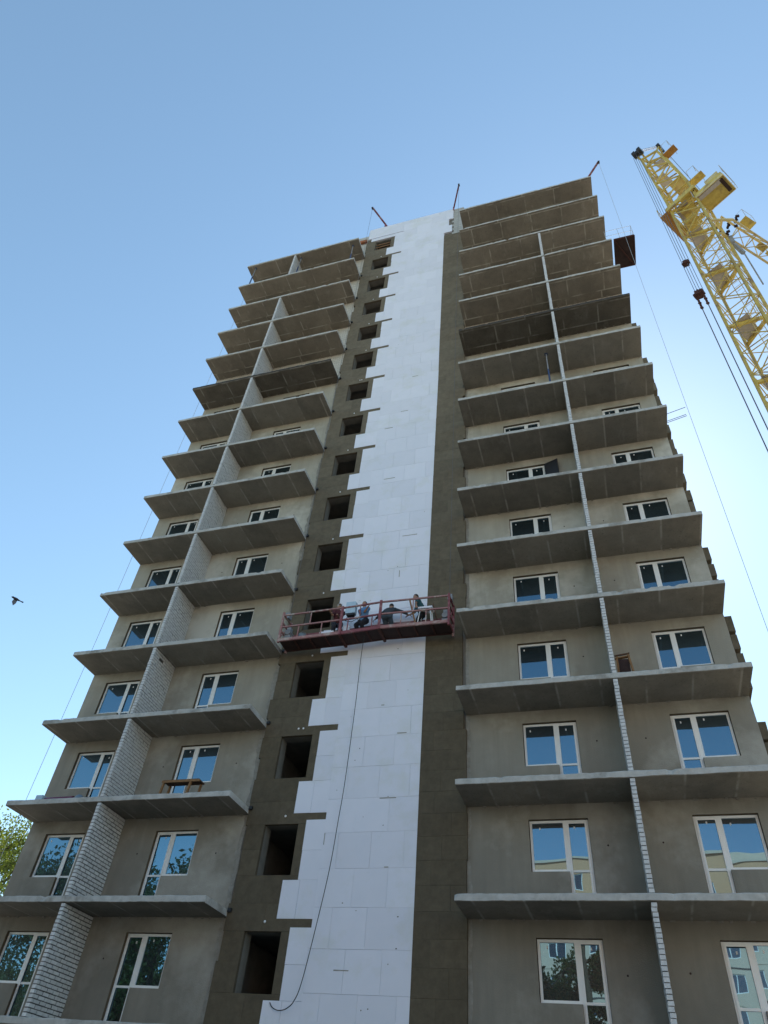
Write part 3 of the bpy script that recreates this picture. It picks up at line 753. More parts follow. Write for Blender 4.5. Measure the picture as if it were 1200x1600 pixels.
def hand(mb, wr, direction, palm_n):
    """palm, four bent fingers of different lengths, thumb from the side"""
    d = Vector(direction).normalized(); nrm = Vector(palm_n); nrm = (nrm-d*nrm.dot(d)).normalized(); s_ = d.cross(nrm)
    wr = Vector(wr); kn = wr+d*.085
    for i in range(4):
        o = s_*(.026-.0175*i)
        capsule(mb, wr+d*.015+o*.6, kn+o, .014, .012, 6)
        ln = (.036, .042, .039, .030)[i]
        p1 = kn+o+(d*.85+nrm*.35).normalized()*ln; p2 = p1+(d*.45+nrm*.8).normalized()*ln*.8
        capsule(mb, kn+o, p1, .0105, .0095, 6); capsule(mb, p1, p2, .0095, .008, 6)
    t0 = wr+d*.03+s_*.028; t1 = t0+(d*.6+s_*.8+nrm*.2).normalized()*.04; t2 = t1+(d*.9+nrm*.5).normalized()*.03
    capsule(mb, t0, t1, .013, .0115, 6); capsule(mb, t1, t2, .0115, .009, 6)
def person(label, J, face, shirt, trousers, hair, cap=None, sleeve=.75, loc=None):
    """J: joints; face: direction the head looks"""
    J = {k: Vector(v) for k, v in J.items()}; f = Vector(face).normalized(); upd = (J['head']-J['neck']).normalized()
    f = (f-upd*f.dot(upd)).normalized(); sd_ = f.cross(upd)
    b = MB(); hc = J['head']
    Mh = Matrix((sd_, f, upd)).transposed()
    b.ball(hc+upd*.02, .076, .092, .108, 8, Mh); b.ball(hc+f*.022-upd*.055, .054, .062, .062, 7, Mh)
    b.ball(hc+f*.098-upd*.012, .012, .02, .022, 5, Mh)
    for s_ in (-1, 1): b.ball(hc+sd_*s_*.078-upd*.01-f*.01, .010, .02, .03, 5, Mh)
    capsule(b, J['neck'], hc-upd*.05, .055, .05)
    sh = (J['shL'], J['shR']); hp = (J['hipL'], J['hipR']); pel = (hp[0]+hp[1])/2; chest = (sh[0]+sh[1])/2
    capsule(b, pel, chest-(chest-pel)*.25, .125, .13); capsule(b, sh[0], sh[1], .062, .062); capsule(b, chest, J['neck'], .075, .055)
    capsule(b, sh[0]*.85+sh[1]*.15, pel, .08, .1); capsule(b, sh[1]*.85+sh[0]*.15, pel, .08, .1)
    for S_ in 'LR':
        capsule(b, J['sh'+S_], J['el'+S_], .052, .040); capsule(b, J['el'+S_], J['wr'+S_], .040, .027)
        hand(b, J['wr'+S_], J['wr'+S_]-J['el'+S_], J.get('pn'+S_, f))
        capsule(b, J['hip'+S_], J['kn'+S_], .085, .058); capsule(b, J['kn'+S_], J['an'+S_], .055, .038)
    me_o = fused('person', b, SKIN, None, .0075)
    tag(me_o, label, 'person', 'workers on the cradle')
    s = MB(); capsule(s, pel+(chest-pel)*.05, chest-(chest-pel)*.25, .152, .155); capsule(s, sh[0], sh[1], .082, .082); capsule(s, chest, J['neck']-(J['neck']-chest)*.25, .092, .075)
    capsule(s, sh[0]*.8+sh[1]*.2, pel, .105, .13); capsule(s, sh[1]*.8+sh[0]*.2, pel, .105, .13)
    for S_ in 'LR':
        e = J['el'+S_]; a = J['sh'+S_]
        if sleeve <= 1: capsule(s, a, a+(e-a)*sleeve, .074, .064)
        else: capsule(s, a, e, .074, .058); capsule(s, e, e+(J['wr'+S_]-e)*(sleeve-1), .058, .045)
    fused('shirt', s, plain('shirt_cloth', shirt, .9), me_o, .014)
    q = MB(); capsule(q, J['hipL'], J['hipR'], .135, .135); capsule(q, pel, pel+(chest-pel)*.12, .142, .14)
    for S_ in 'LR': capsule(q, J['hip'+S_], J['kn'+S_], .108, .078); capsule(q, J['kn'+S_], J['an'+S_]+(J['kn'+S_]-J['an'+S_])*.1, .078, .06)
    fused('trousers', q, plain('trouser_cloth', trousers, .95), me_o, .014)
    for S_ in 'LR':
        bt = MB(); a = J['an'+S_]; tdir = J.get('toe', f); tdir = Vector((tdir[0], tdir[1], 0)).normalized()
        capsule(bt, a-Vector((0, 0, .02))-tdir*.02, Vector((a.x, a.y, a.z-.045))+tdir*.15, .052, .04); fused('boot', bt, plain('boot_leather', (.03, .025, .02), .6), me_o, .012)
    h = MB(); h.ball(hc+upd*.042-f*.014, .083, .096, .098, 8, Mh); hm = h.mesh('hair', plain('hair', hair, .7), True)
    # cut the hair back from the face
    bm = bmesh.new(); bm.from_mesh(hm)
    bmesh.ops.delete(bm, geom=[v_ for v_ in bm.verts if (v_.co-hc).dot(f) > .035 and (v_.co-hc).dot(upd) < .075 or (v_.co-hc).dot(upd) < -.03], context='VERTS'); bm.to_mesh(hm); bm.free()
    link('hair', hm, me_o)
    for s_ in (-1, 1): MB().ball(hc+f*.086+sd_*s_*.031+upd*.014, .010, .008, .007, 4, Mh).build('eye', M['rubber'], me_o)
    MB().ball(hc+f*.078-upd*.06, .02, .008, .005, 4, Mh).build('mouth', plain('lips', (.22, .08, .06), .5), me_o)
    if cap:
        c = MB(); c.ball(hc+upd*.06-f*.005, .093, .106, .085, 8, Mh); c.ball(hc+upd*.055+f*.11, .065, .07, .012, 6, Mh)
        c.build('cap', plain('cap_cloth', cap, .9), me_o, True)
    return me_o
def stand(x, y, z, fdir, lean=0, knee=0, hgt=1.0):
    """joints of a standing figure facing fdir (unit xy); lean tilts the trunk forward, knee bends the legs"""
    f = Vector((fdir[0], fdir[1], 0)).normalized(); s_ = Vector((f.y, -f.x, 0)); z0 = z+.09; o = Vector((x, y, 0)); u = Vector((0, 0, 1))
    kn = .5*hgt*math.cos(knee); hipz = z0+.43*hgt*math.cos(knee)+.42*hgt*math.cos(knee)
    J = {}
    hipc = o+u*hipz-f*.05*lean
    t = (u*math.cos(lean)+f*math.sin(lean)); 
    for S_, sg in (('L', -1), ('R', 1)):
        J['an'+S_] = o+s_*sg*.11+u*z0; J['kn'+S_] = o+s_*sg*.11+u*(z0+.43*hgt*math.cos(knee))+f*.42*hgt*math.sin(knee)
        J['hip'+S_] = hipc+s_*sg*.09; J['sh'+S_] = hipc+t*.50*hgt+s_*sg*.175
    J['neck'] = hipc+t*.57*hgt; t2 = (u*math.cos(lean*.6)+f*math.sin(lean*.6)); J['head'] = hipc+t*.57*hgt+t2*.16
    J['toe'] = f
    return J, f, s_, u
# 1 dark red shirt and cap, by the left edge of the foam, looking out to the right
J, f, s_, u = stand(-4.50, -.62, 8.45, (.45, -1), .14, .72, .92)
J['elL'] = J['shL']+Vector((-.10, -.10, -.26)); J['wrL'] = J['elL']+Vector((.03, -.22, -.04)); J['elR'] = J['shR']+Vector((.03, -.14, -.25)); J['wrR'] = J['elR']+Vector((-.02, -.18, .03))
J['pnL'] = J['pnR'] = Vector((0, 0, -1))
person('worker in dark red shirt and cap standing left of the control box', J, (.5, -1, -.1), (.085, .016, .02), (.03, .03, .04), (.012, .01, .01), cap=(.45, .42, .40))
# 2 light blue shirt, dark trousers, middle bay, facing out
J, f, s_, u = stand(-3.53, -.60, 8.46, (-.25, -1), .08, .74, .94)
J['elL'] = J['shL']+Vector((-.07, -.14, -.22)); J['wrL'] = J['elL']+Vector((.16, -.10, .14)); J['elR'] = J['shR']+Vector((.08, -.06, -.26)); J['wrR'] = J['elR']+Vector((.02, -.20, .02))
J['pnL'] = Vector((.5, .5, -.3)); J['pnR'] = Vector((0, 0, -1))
person('worker in light blue shirt standing right of the control box', J, (-.3, -1, 0), (.13, .27, .47), (.016, .016, .022), (.012, .01, .01))
# 3 grey blue overalls, bending to the wall with spread arms
J, f, s_, u = stand(-2.62, -.72, 8.46, (.12, 1), .52, .72, .92)
J['shL'] += u*.02; J['elL'] = J['shL']+Vector((-.24, .10, -.09)); J['wrL'] = J['elL']+Vector((-.20, .10, -.07)); J['elR'] = J['shR']+Vector((.25, .10, -.05)); J['wrR'] = J['elR']+Vector((.22, .10, -.09))
J['pnL'] = J['pnR'] = Vector((0, .5, -.6))
person('worker in grey blue overalls bending to the wall with arms spread', J, (.15, 1, -.2), (.045, .055, .066), (.075, .10, .125), (.012, .01, .01), sleeve=1.7)
# 4 teal shirt, leaning over the step stand
J, f, s_, u = stand(-1.56, -.55, 8.46, (1, -.25), .75, .22, .98)
hd = Vector((-1.36, -.62, 9.80))
J, f, s_, u = stand(-1.42, -.52, 8.46, (-.9, -.35), .45, .40, .93)
J['elL'] = J['shL']+Vector((-.03, -.16, -.24)); J['wrL'] = J['elL']+Vector((.05, -.12, -.20)); J['elR'] = J['shR']+Vector((-.08, .02, -.27)); J['wrR'] = J['elR']+Vector((-.20, -.02, -.10))
J['pnL'] = J['pnR'] = Vector((-.3, 0, -1))
person('dark haired worker in teal shirt leaning by the brown plank', J, (-1, -.5, -.25), (.03, .10, .11), (.015, .015, .02), (.01, .008, .008))

# ------------------------------------------------------------------ tower crane
ca = R(36); E1 = Vector((math.sin(ca), math.cos(ca), 0)); E2 = Vector((math.cos(ca), -math.sin(ca), 0)); UZ = Vector((0, 0, 1))
CB = Vector((14.583, 4.246, 0)); HW = .86
def K(a, b, z): return CB+E1*a+E2*b+UZ*z                 # crane frame: along the jib, to its right, height
crane = empty('tower_crane', (CB.x, CB.y, GZ), 'tall yellow lattice tower crane right of the building', 'crane')
unit = {}
def rod(name, a, b, r_, mt, parent, sq=True):
    key = (r_, mt.name, sq)
    if key not in unit:
        q = MB()
        if sq: q.box(-r_, r_, -r_, r_, -.5, .5)
        else: q.tube([(0, 0, -.5), (0, 0, .5)], r_, 8)
        unit[key] = q.mesh(name, mt)
    a, b = Vector(a), Vector(b)
    Mx = (b-a).to_track_quat('Z', 'Y').to_matrix().to_4x4() @ Matrix.Diagonal((1, 1, (b-a).length, 1)); Mx.translation = (a+b)/2
    return link(name, unit[key], parent, Mx)
mast = MB()
corners = [(-HW, -HW), (-HW, HW), (HW, HW), (HW, -HW)]
for a, b in corners: mast.bar(K(a, b, GZ+1), K(a, b, 45.6), .13)
mast = mast.build('mast', M['yellow'], crane)
bay = 1.86; z = 45.3; i = 0; low = MB()
while z > GZ+2:
    for q in range(4):
        c, d = corners[q], corners[(q+1) % 4]
        p = [(c, d)] if (i+q) % 2 else [(d, c)]
        for (a_, b_) in p:
            if z > 18:
                rod('brace', K(*a_, z), K(*b_, z-bay), .024, M['yellow'], mast)
                rod('brace', K(*c, z), K(*d, z), .022, M['yellow_pale'] if q % 2 else M['yellow'], mast)
            else: low.bar(K(*a_, z), K(*b_, z-bay), .07); low.bar(K(*c, z), K(*d, z), .065)
    if z > 18 and i % 2 == 0:
        rod('brace', K(-HW, -HW, z), K(HW, HW, z), .018, M['yellow'], mast)
    z -= bay; i += 1
o = low.build('lower_brace', M['yellow'], mast); o['kind'] = 'stuff'
# decks inside the mast with heavy beams, ladders between them
for zi, zz in enumerate((43.9, 40.0, 34.9, 29.3, 24.3, 19.0)):
    dk = MB(); pts4 = [K(-HW+.1, -HW+.15, zz), K(HW-.1, -HW+.15, zz), K(HW-.1, .05, zz), K(-HW+.1, .25, zz)]
    dk.quad(*pts4); dk.quad(*[p+UZ*.04 for p in pts4][::-1]); dk.build('platform', M['deck'], crane)
    for a, b in (((-HW, -HW), (.1, HW)), ((HW, -HW), (.1, HW))): MB().bar(K(*a, zz-.12), K(*b, zz-.12), .14, .2).build('platform_beam', M['yellow'], crane)
    for (a, b) in corners[:2]+corners[2:]:
        mbg = MB(); mbg.obox(Matrix.Translation(K(a*.93, b, zz-.25)) @ Matrix.Rotation(-ca, 4, 'Z'), .06, .30, .85); mbg.build('gusset', M['yellow'], crane)
for zz, z2 in ((43.9, 40.0), (40.0, 34.9), (34.9, 29.3), (29.3, 24.3), (24.3, 19.0)):
    l = MB(); a0, b0 = (-.35, .3); a1, b1 = (.35, .3)
    for db in (-.2, .2): l.tube([K(a1, b1+db, z2), K(a0, b0+db, zz+1)], .022, 5)
    for i in range(1, 18):
        t_ = i/18; p = K(a1+(a0-a1)*t_, b1, z2+(zz+1-z2)*t_); l.tube([p-E2*.2, p+E2*.2], .014, 4)
    l.build('ladder', M['yellow_pale'], crane)
# slewing collar with its gallery
cl = MB()
for a, b in ((( -1.05, -1.05), (-1.05, 1.05)), ((-1.05, 1.05), (1.05, 1.05)), ((1.05, 1.05), (1.05, -1.05)), ((1.05, -1.05), (-1.05, -1.05))): cl.bar(K(*a, 44.0), K(*b, 44.0), .14, .45)
cl = cl.build('collar', M['yellow'], crane)
gq = MB()
for a, b in (((-1.5, -1.5), (-1.5, -.9)), ): pass
gq.obox(Matrix.Translation(K(.1, -1.25, 43.6)) @ Matrix.Rotation(-ca, 4, 'Z'), .6, 2.6, .07); gq.build('gallery', M['brown_paint'], crane)
gq = MB()
for q in (-1.4, -.5, .4, 1.1): gq.tube([K(q+.1, -1.52, 43.6), K(q+.1, -1.52, 44.6)], .02, 5)
gq.tube([K(-1.3, -1.52, 44.6), K(1.3, -1.52, 44.6)], .02, 5); gq.build('gallery_railing', M['yellow'], crane)
# tapered head leaning to the back
head = MB(); A_ = [K(-HW, -HW, 45.5), K(-HW, HW, 45.5), K(HW, HW, 45.5), K(HW, -HW, 45.5)]
B_ = [K(-1.6, -.93, 52.2), K(-1.0, .12, 52.8), K(.0, .16, 53.4), K(-.7, -.80, 53.0)]
for a, b in zip(A_, B_): head.bar(a, b, .14)
for q in range(4): head.bar(B_[q], B_[(q+1) % 4], .12)
head = head.build('tower_head', M['yellow'], crane)
nb = 5
for q in range(4):
    q2 = (q+1) % 4
    for i in range(nb):
        t0, t1 = i/nb, (i+1)/nb
        a, b = A_[q].lerp(B_[q], t0), A_[q2].lerp(B_[q2], t1)
        if (i+q) % 2: a, b = A_[q2].lerp(B_[q2], t0), A_[q].lerp(B_[q], t1)
        rod('brace', a, b, .04, M['yellow'], head); rod('brace', A_[q].lerp(B_[q], t0), A_[q2].lerp(B_[q2], t0), .04, M['yellow'], head)
for i, t0 in enumerate((.22, .5, .78)):
    ps = [A_[q].lerp(B_[q], t0) for q in range(4)]; cen = sum(ps, Vector())/4
    dk = MB(); pp = [cen+(p-cen)*.9 for p in ps]
    pp = [pp[0], pp[1].lerp(pp[0], .45), pp[2].lerp(pp[3], .45), pp[3]] if i % 2 else [pp[0].lerp(pp[1], .4), pp[1], pp[2], pp[3].lerp(pp[2], .4)]
    dk.quad(*pp); dk.quad(*[p+UZ*.04 for p in pp][::-1]); dk.build('platform', M['deck'] if i else M['yellow_pale'], head)
tipL = K(-2.0, -1.09, 52.74); tipM = K(-1.6, -.75, 53.63); tipR = K(-.4, .27, 54.5)
hb = MB(); hb.bar(B_[0], tipL, .12).bar(B_[3], tipM, .12).bar(tipL, tipM, .12).bar(B_[2], tipR, .12).bar(B_[1], tipR, .12); hb.build('sheave_arm', M['yellow'], head)
for p, r_ in ((tipL, .32), (tipM, .34), (tipL.lerp(tipM, .5)-UZ*.1, .28), (tipR, .26), (tipR+E1*.3-UZ*.3, .22)):
    MB().tube([p-E2*.12, p+E2*.12], r_, 14).build('sheave', M['black'], head)
for dz in (.2, -.05, -.25): MB().tube([tipM+UZ*dz, tipR+UZ*dz*.8], .022, 5).build('stay_rope', M['rope'], head)
bx = MB(); bx.obox(Matrix.Translation(K(.0, .66, 53.1)) @ Matrix.Rotation(-ca, 4, 'Z'), 1.0, .55, .12); bx.build('head_platform', M['brown_paint'], head)
rl = MB()
for a, b in ((-.5, .4), (-.5, .92), (.5, .92), (.5, .4)): rl.tube([K(a, b, 53.1), K(a, b, 54.1)], .018, 4)
rl.tube([K(-.5, .4, 54.1), K(-.5, .92, 54.1), K(.5, .92, 54.1)], .018, 4); rl.build('head_railing', M['rope_light'], head)
MB().tube([K(.3, .45, 53.6), K(1.0, .95, 46.8)], .02, 5).build('stay_rope', M['rope'], head)
# operator cab and the small platform above it
Mc = Matrix.Translation(K(-.25, 1.80, 42.75)) @ Matrix.Rotation(-ca, 4, 'Z')
cab = MB(); cab.obox(Mc @ Matrix.Translation((0, 0, 0)), 1.85, 1.35, .10)
cab = cab.build('cab', M['yellow'], crane)
for sx, sy, wx, wy in ((0, -.65, 1.78, .03), (0, .65, 1.78, .03), (-.91, 0, .03, 1.26), (.91, 0, .03, 1.26)):
    MB().obox(Mc @ Matrix.Translation((sx, sy, .30)), wx, wy, .5).build('cab_panel', M['yellow'], cab)
MB().obox(Mc @ Matrix.Translation((.3, 0, .75)), .9, 1.1, .9).build('winch_housing', M['yellow_pale'], cab)
MB().obox(Mc @ Matrix.Translation((-.1, -.48, -.08)), 1.55, .3, .05).build('floor_grille', M['deck'], cab)
MB().obox(Mc @ Matrix.Translation((.70, .0, -.09)), .22, 1.1, .06).build('floor_rib', M['dark_rust'], cab)
MB().obox(Mc @ Matrix.Translation((0, .70, -.02)), 1.95, .05, .2).build('floor_trim', M['yellow_pale'], cab); MB().obox(Mc @ Matrix.Translation((0, -.70, -.02)), 1.95, .05, .2).build('floor_trim', M['yellow_pale'], cab)
MB().obox(Mc @ Matrix.Translation((.95, 0, -.02)), .05, 1.34, .2).build('floor_trim', M['yellow_pale'], cab); MB().obox(Mc @ Matrix.Translation((-.95, 0, -.02)), .05, 1.34, .2).build('floor_trim', M['yellow_pale'], cab)
rl = MB()
for sx, sy in ((-1.05, -.8), (0, .8), (-1.05, .8), (1.05, .8), (1.05, -.8)): rl.tube([Mc @ Vector((sx, sy, .05)), Mc @ Vector((sx, sy, 1.1))], .02, 5)
for h in (.6, 1.1): rl.tube([Mc @ Vector((-1.05, -.8, h)), Mc @ Vector((-1.05, .8, h)), Mc @ Vector((1.05, .8, h)), Mc @ Vector((1.05, -.8, h))], .02, 5)
rl.build('cab_railing', M['rope_light'], cab)
q = MB(); q.obox(Matrix.Translation(K(.0, 1.27, 46.6)) @ Matrix.Rotation(-ca, 4, 'Z'), 1.0, .55, .09); q.build('side_platform', M['yellow'], crane)
rl = MB()
for a, b in ((-.5, 1.54), (.5, 1.54), (-.5, 1.0)): rl.tube([K(a, b, 46.6), K(a, b, 47.6)], .02, 4)
rl.tube([K(-.5, 1.0, 47.6), K(-.5, 1.54, 47.6), K(.5, 1.54, 47.6)], .02, 4); rl.build('side_railing', M['rope_light'], crane)
for a, b, zz in ((-.1, .0, 43.6), (.1, -.2, 42.4), (-.3, .3, 44.6)):
    q = MB(); q.obox(Matrix.Translation(K(a, b, zz)) @ Matrix.Rotation(-ca, 4, 'Z'), .9, .8, .25); q.build('winch_box', M['yellow'], crane)
# jib
ja = R(46); J1 = Vector((math.sin(ja), math.cos(ja), 0)); J2 = Vector((math.cos(ja), -math.sin(ja), 0)); JB = K(.9, 1.39, 0)
def Q(a, b, z): return JB+J1*a+J2*b+UZ*z
jib = MB(); JL = 22
for b, z in ((-.47, 39.5), (.47, 39.5), (0, 40.9)): jib.bar(Q(-.6, b, z), Q(JL, b, z), .12)
jib.bar(K(.86, .86, 39.4), Q(-.5, -.47, 39.5), .14).bar(K(.86, .86, 40.9), Q(-.5, 0, 40.9), .14).bar(K(-.86, .86, 39.4), Q(-.6, .47, 39.5), .14)
jib = jib.build('jib', M['yellow_pale'], crane)
for i in range(int(JL/1.2)-1):
    a0, a1 = 1.2*i+.2, 1.2*i+.8; a2 = a0+1.2
    for b in (-.47, .47):
        rod('brace', Q(a0, b, 39.5), Q(a1, 0, 40.9), .024, M['yellow_pale'], jib); rod('brace', Q(a1, 0, 40.9), Q(a2, b, 39.5), .024, M['yellow_pale'], jib)
    rod('brace', Q(a0, -.47, 39.5), Q(a0, .47, 39.5), .024, M['yellow_pale'], jib); rod('brace', Q(a0, -.47, 39.5), Q(a2, .47, 39.5), .02, M['yellow_pale'], jib)
for a, wd in ((2.33, .7), (3.45, 1.2)):
    q = MB(); q.obox(Matrix.Translation(Q(a, .08, 39.58)) @ Matrix.Rotation(-ja, 4, 'Z'), .42, wd, .06); q.build('walkway', M['yellow'], jib)
q = MB(); q.obox(Matrix.Translation(Q(.85, .62, 40.4)) @ Matrix.Rotation(-ja, 4, 'Z'), .5, .9, .08); q.build('jib_platform', M['yellow'], jib)
rl = MB()
for a, b in ((.4, .87), (1.3, .87), (.4, .37), (1.3, .37)): rl.tube([Q(a, b, 40.4), Q(a, b, 41.4)], .015, 4)
rl.tube([Q(.4, .37, 41.4), Q(.4, .87, 41.4), Q(1.3, .87, 41.4), Q(1.3, .37, 41.4)], .015, 4); rl.build('jib_railing', M['rope_light'], jib)
for i in range(9):
    MB().obox(Matrix.Translation(Q(-.5+.13*(i % 4), .75-.16*i, 39.55+.1*(i % 3))) @ Matrix.Rotation(i, 4, 'Z'), .2, .1, .18).build('pulley', M['dark_rust'], jib)
MB().bar(Q(.1, -.41, 38.5), Q(.36, -.30, 37.4), .2).build('cable_drum', M['steel'], jib)
MB().tube([Q(.4, -.29, 37.3), Q(.42, -.29, 33.6)], .045, 8).build('hanging_pole', M['steel'], jib)
q = MB(); q.obox(Matrix.Translation(Q(.08, -.42, 39.1)), .25, .22, .8); q.build('pole_bracket', M['steel'], jib)
# tackle at the back of the mast: ropes, two pulley blocks, two heavy lines down to the base
def fall(px, r_): return None
TA = tipL-UZ*.3
tk = [TA+E2*d_+E1*e_ for d_, e_ in ((-.16, -.05), (-.06, .05), (.10, -.02), (.22, .08))]
blk1 = Vector((TA.x+.02, TA.y, 35.3)); blk2 = Vector((TA.x-.04, TA.y, 31.7))
for p in tk: MB().tube([p, Vector((p.x, p.y, 31.8))], .016, 5).build('hoist_rope', M['rope'], crane)
for (p, sz) in ((blk1, .32), (blk2, .42)):
    q = MB(); q.obox(Matrix.Translation(p) @ Matrix.Rotation(-ca+.4, 4, 'Z'), sz, sz, sz*.8); q.tube([p-E2*sz*.62, p+E2*sz*.62], sz*.5, 12)
    pb = q.build('pulley_block', M['rust'], crane)
    MB().tube([p+UZ*sz*.4, p+UZ*sz*1.2], .05, 6).build('shackle', M['rust'], pb)
for d_ in (-.16, .20):
    p = blk2+E2*d_; q = MB()
    for i in range(4): q.ball(p-UZ*(.5+.24*i), .10 if i % 2 else .07, .07, .13, 4)
    q.build('turnbuckle', M['rust'], crane)
    MB().tube([p-UZ*1.3, Vector((p.x, p.y, GZ+2))], .026, 6).build('pendant_line', M['rope'], crane)
MB().tube([K(-1.5, -.3, 45), K(-1.5, -.3, GZ+2)], .012, 5).build('hoist_rope', M['rope'], crane)
# portal base on the ground, out of the picture
pb = MB()
for a, b in corners: pb.bar(K(a, b, GZ+1.2), K(a*2.4, b*2.4, GZ+.3), .3)
pb.obox(Matrix.Translation(K(-1.6, 0, GZ+1.3)) @ Matrix.Rotation(-ca, 4, 'Z'), 3, 4.4, .5); pb.build('base_frame', M['yellow'], crane)

# ------------------------------------------------------------------ bird
d = (r2*((25-600)/F_PX)-u2*((936-800)/F_PX)+fwd).normalized(); bp = CAM+d*26
bird = MB(); ax = (r2*.88-u2*.42).normalized(); ux = (u2*.9+r2*.4).normalized(); fx = fwd
B3 = Matrix((ax, fx, ux)).transposed()
bird.ball(bp, .105, .045, .045, 7, B3); bird.ball(bp-ax*.115+ux*.012, .038, .033, .033, 6, B3); bird.tube([bp-ax*.145+ux*.01, bp-ax*.185], .012, 5, .002)
bird.tube([bp+ax*.08, bp+ax*.16, bp+ax*.26], [.03, .014, .024], 6)
bird = bird.build('bird', M['bird'], None, True); tag(bird, 'small dark bird flying in the sky left of the building', 'bird')
for sg, tip_ in ((1, -u2*.19-r2*.07-fwd*.10), (-1, u2*.05-r2*.13+fwd*.17)):
    wg = MB(); a = bp-ax*.05; b = bp+ax*.06; mid = bp+tip_*.55-ax*.02
    top = Vector(tip_).normalized().cross(ax).normalized()*.008
    for s_ in (1, -1):
        w0 = [a+top*s_, b+top*s_, mid+ax*.085+top*s_, bp+tip_+ax*.02+top*s_*.3, mid-ax*.055+top*s_]
        n0 = len(wg.v); wg.v += [tuple(p) for p in w0]; wg.f.append((n0, n0+1, n0+2, n0+3, n0+4) if s_ > 0 else (n0+4, n0+3, n0+2, n0+1, n0))
    for i in range(5): wg.f.append((i, 5+i, 5+(i+1) % 5, (i+1) % 5)) if False else None
    wg.build('wing', M['bird_wing'] if sg > 0 else M['bird'], bird)

# ------------------------------------------------------------------ trees
def make_tree(name, loc, hgt, rad, leafmat, label, seed, nleaf, leaf, trunk_h=.3, group=None):
    rr = random.Random(seed); e = empty(name, loc, label, 'tree', group); L = Vector(loc)
    tb = MB(); tops = []
    trunk = [L+Vector((rr.uniform(-.2, .2)*i*.3, rr.uniform(-.2, .2)*i*.3, hgt*.8*i/6)) for i in range(7)]
    tb.tube(trunk, [hgt*.022*(1-.13*i) for i in range(7)], 8)
    for i in range(26):
        t0 = rr.uniform(trunk_h, .98); base = trunk[min(6, int(t0*6))].lerp(trunk[min(6, int(t0*6)+1)], t0*6 % 1)
        az = rr.uniform(0, 6.283); prof = math.sin(math.pi*min(1, (t0-trunk_h)/(1-trunk_h)*.75+.22))
        ln = rad*(.45+.6*prof)*rr.uniform(.7, 1.1); rise = rr.uniform(.25, .8)
        dirv = Vector((math.cos(az), math.sin(az), rise)).normalized(); tip = base+dirv*ln
        md = base.lerp(tip, .5)+Vector((rr.uniform(-.1, .1), rr.uniform(-.1, .1), .06))*ln
        tb.tube([base, md, tip], [hgt*.008, hgt*.005, hgt*.002], 5)
        for p in (md, tip, base.lerp(tip, .78)): tops.append((p, ln*rr.uniform(.22, .42)))
        for j in range(3):
            s0 = base.lerp(tip, rr.uniform(.4, .95)); d2 = (dirv+Vector((rr.uniform(-1, 1), rr.uniform(-1, 1), rr.uniform(-.2, .7)))).normalized(); tp = s0+d2*ln*rr.uniform(.25, .5)
            tb.tube([s0, tp], hgt*.003, 4, hgt*.001); tops.append((tp, ln*rr.uniform(.16, .34)))
    tb.build('trunk', M['bark'], e, True)
    lf = MB(); wsum = [c[1]**2 for c in tops]
    picks = rr.choices(tops, wsum, k=nleaf)
    for c, r_ in picks:
        v = Vector((rr.gauss(0, 1), rr.gauss(0, 1), rr.gauss(0, .8)))
        p = c+v.normalized()*r_*rr.random()**.45
        a = Vector((rr.uniform(-1, 1), rr.uniform(-1, 1), rr.uniform(-.7, .7))).normalized(); b = a.orthogonal().normalized(); b.rotate(Matrix.Rotation(rr.uniform(0, 6.28), 3, a))
        s_ = leaf*rr.uniform(.6, 1.3); c2 = a.cross(b)
        n0 = len(lf.v); lf.v += [tuple(p-b*s_), tuple(p+c2*s_*.5), tuple(p+b*s_), tuple(p-c2*s_*.5)]; lf.f.append((n0, n0+1, n0+2, n0+3))
    me_ = bpy.data.meshes.new('crown'); me_.from_pydata(lf.v, [], lf.f); me_.materials.append(leafmat); link('crown', me_, e)
    return e
make_tree('poplar_tree', (-38.5, 20, GZ), 21.0, 7.0, M['leaf'], 'sunlit leafy tree at the bottom left behind the building', 11, 62000, .10, .15)
# trees across the yard, seen in the window panes
make_tree('poplar_tree', (-22, -20, GZ), 15.5, 5.2, M['leaf_dark'], 'tall broad tree behind the camera mirrored in the far left windows', 3, 40000, .13, .2, 'trees mirrored in the windows')
make_tree('poplar_tree', (-33, -27, GZ), 18, 6, M['leaf_dark'], 'wide tree behind the camera mirrored in the leftmost lower panes', 4, 40000, .14, .2, 'trees mirrored in the windows')
make_tree('poplar_tree', (-14.5, -33, GZ), 16.5, 5.0, M['leaf_dark'], 'tree behind the camera mirrored in the lower left balcony doors', 5, 36000, .14, .2, 'trees mirrored in the windows')
make_tree('poplar_tree', (1.2, -40, GZ), 21.5, 2.6, M['leaf_dark'], 'slim tree behind the camera mirrored in the lower right balcony door', 6, 36000, .13, .12, 'trees mirrored in the windows')
make_tree('poplar_tree', (-2.8, -38, GZ), 16.0, 4.6, M['leaf_dark'], 'bushy tree behind the camera mirrored in the bottom right window', 8, 40000, .14, .12, 'trees mirrored in the windows')

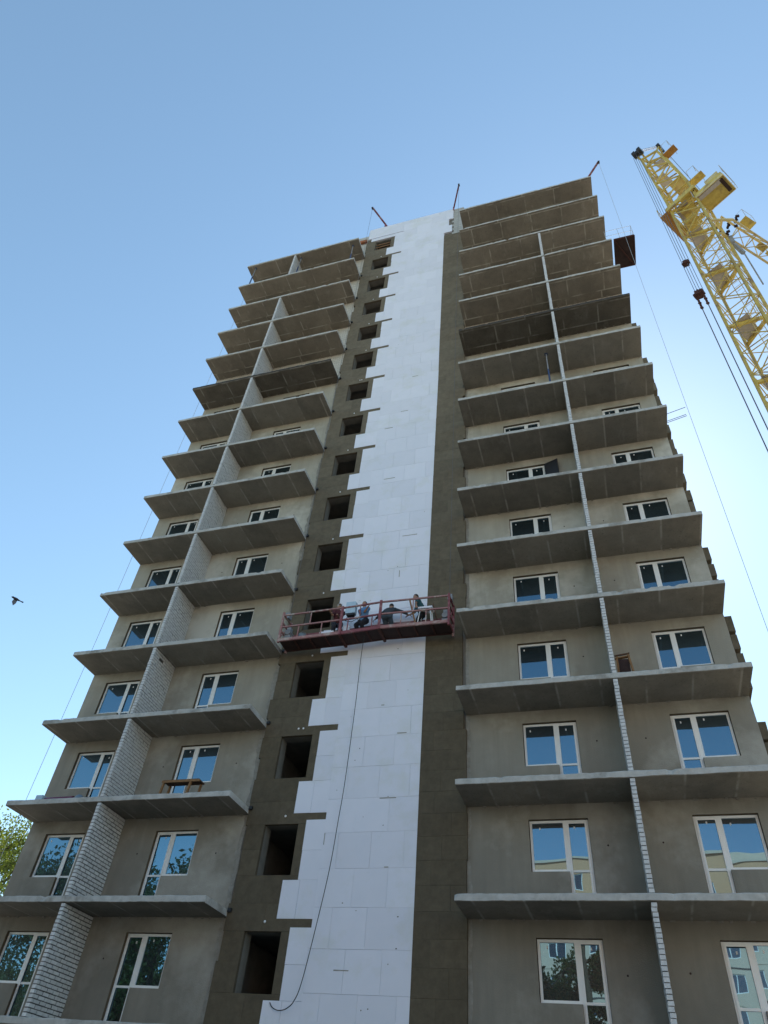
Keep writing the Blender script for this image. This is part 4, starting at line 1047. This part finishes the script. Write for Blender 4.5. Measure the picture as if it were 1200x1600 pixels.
# ------------------------------------------------------------------ older block across the yard, mirrored in the right-hand windows
op = empty('apartment_block', (18, -60, GZ), 'older peach apartment block across the yard mirrored in the lower right windows', 'building')
OY = -58.0; OX0, OX1 = -13.0, 36.0; nst = 9; oz = lambda i: GZ+.9+2.75*i
holes = []; wl = []
for i in range(nst):
    x = OX0+1.2
    while x < OX1-2.4:
        holes.append((x, x+1.5, oz(i)+.85, oz(i)+2.3)); wl.append((x, oz(i)+.85)); x += 3.2
def wall_op(z0, z1, mt, nm):
    hs = [h for h in holes if z0 < (h[2]+h[3])/2 < z1]
    mb = wall_holes(OX0, OX1, z0, z1, hs, 0, .18)
    mb.v = [(x, OY-y, z) for x, y, z in mb.v]; mb.f = [f_[::-1] for f_ in mb.f]
    mb.build(nm, mt, op)
wall_op(GZ, oz(nst-1), M['panel_white'], 'wall'); wall_op(oz(nst-1), oz(nst)+.9, M['peach'], 'wall')
s = MB(); s.box(OX0, OX1, OY-13, OY-.2, GZ, oz(nst)+.5); s.build('core', M['panel_white'], op)
s = MB(); s.box(OX0-.2, OX1+.2, OY-13, OY+.12, oz(nst)+.905, oz(nst)+1.1); s.build('parapet', M['panel_white'], op)
s = MB(); s.box(14, 19, OY-6, OY-2.5, oz(nst)+.9, oz(nst)+2.6); s.build('roof_hut', M['panel_white'], op)
for i in range(nst): MB().box(OX0, OX1, OY+.002, OY+.03, oz(i)-.06, oz(i)+.06).build('floor_band', M['roofing'] if i % 2 else M['panel_white'], op)
wf = MB()
for a in ((0, .07, 0, 1.45), (1.43, 1.5, 0, 1.45), (.07, 1.43, 0, .07), (.07, 1.43, 1.38, 1.45), (.7, .78, .07, 1.38)): wf.box(a[0], a[1], -.12, -.06, a[2], a[3])
wf = wf.mesh('window', M['pvc']); wp = MB().box(.05, 1.45, -.11, -.09, .05, 1.4).mesh('pane', M['glass_far'])
for (x, z) in wl:
    o = link('window', wf, op, Matrix.Translation((x, OY, z))); link('pane', wp, o, Matrix.Translation((x, OY, z)))
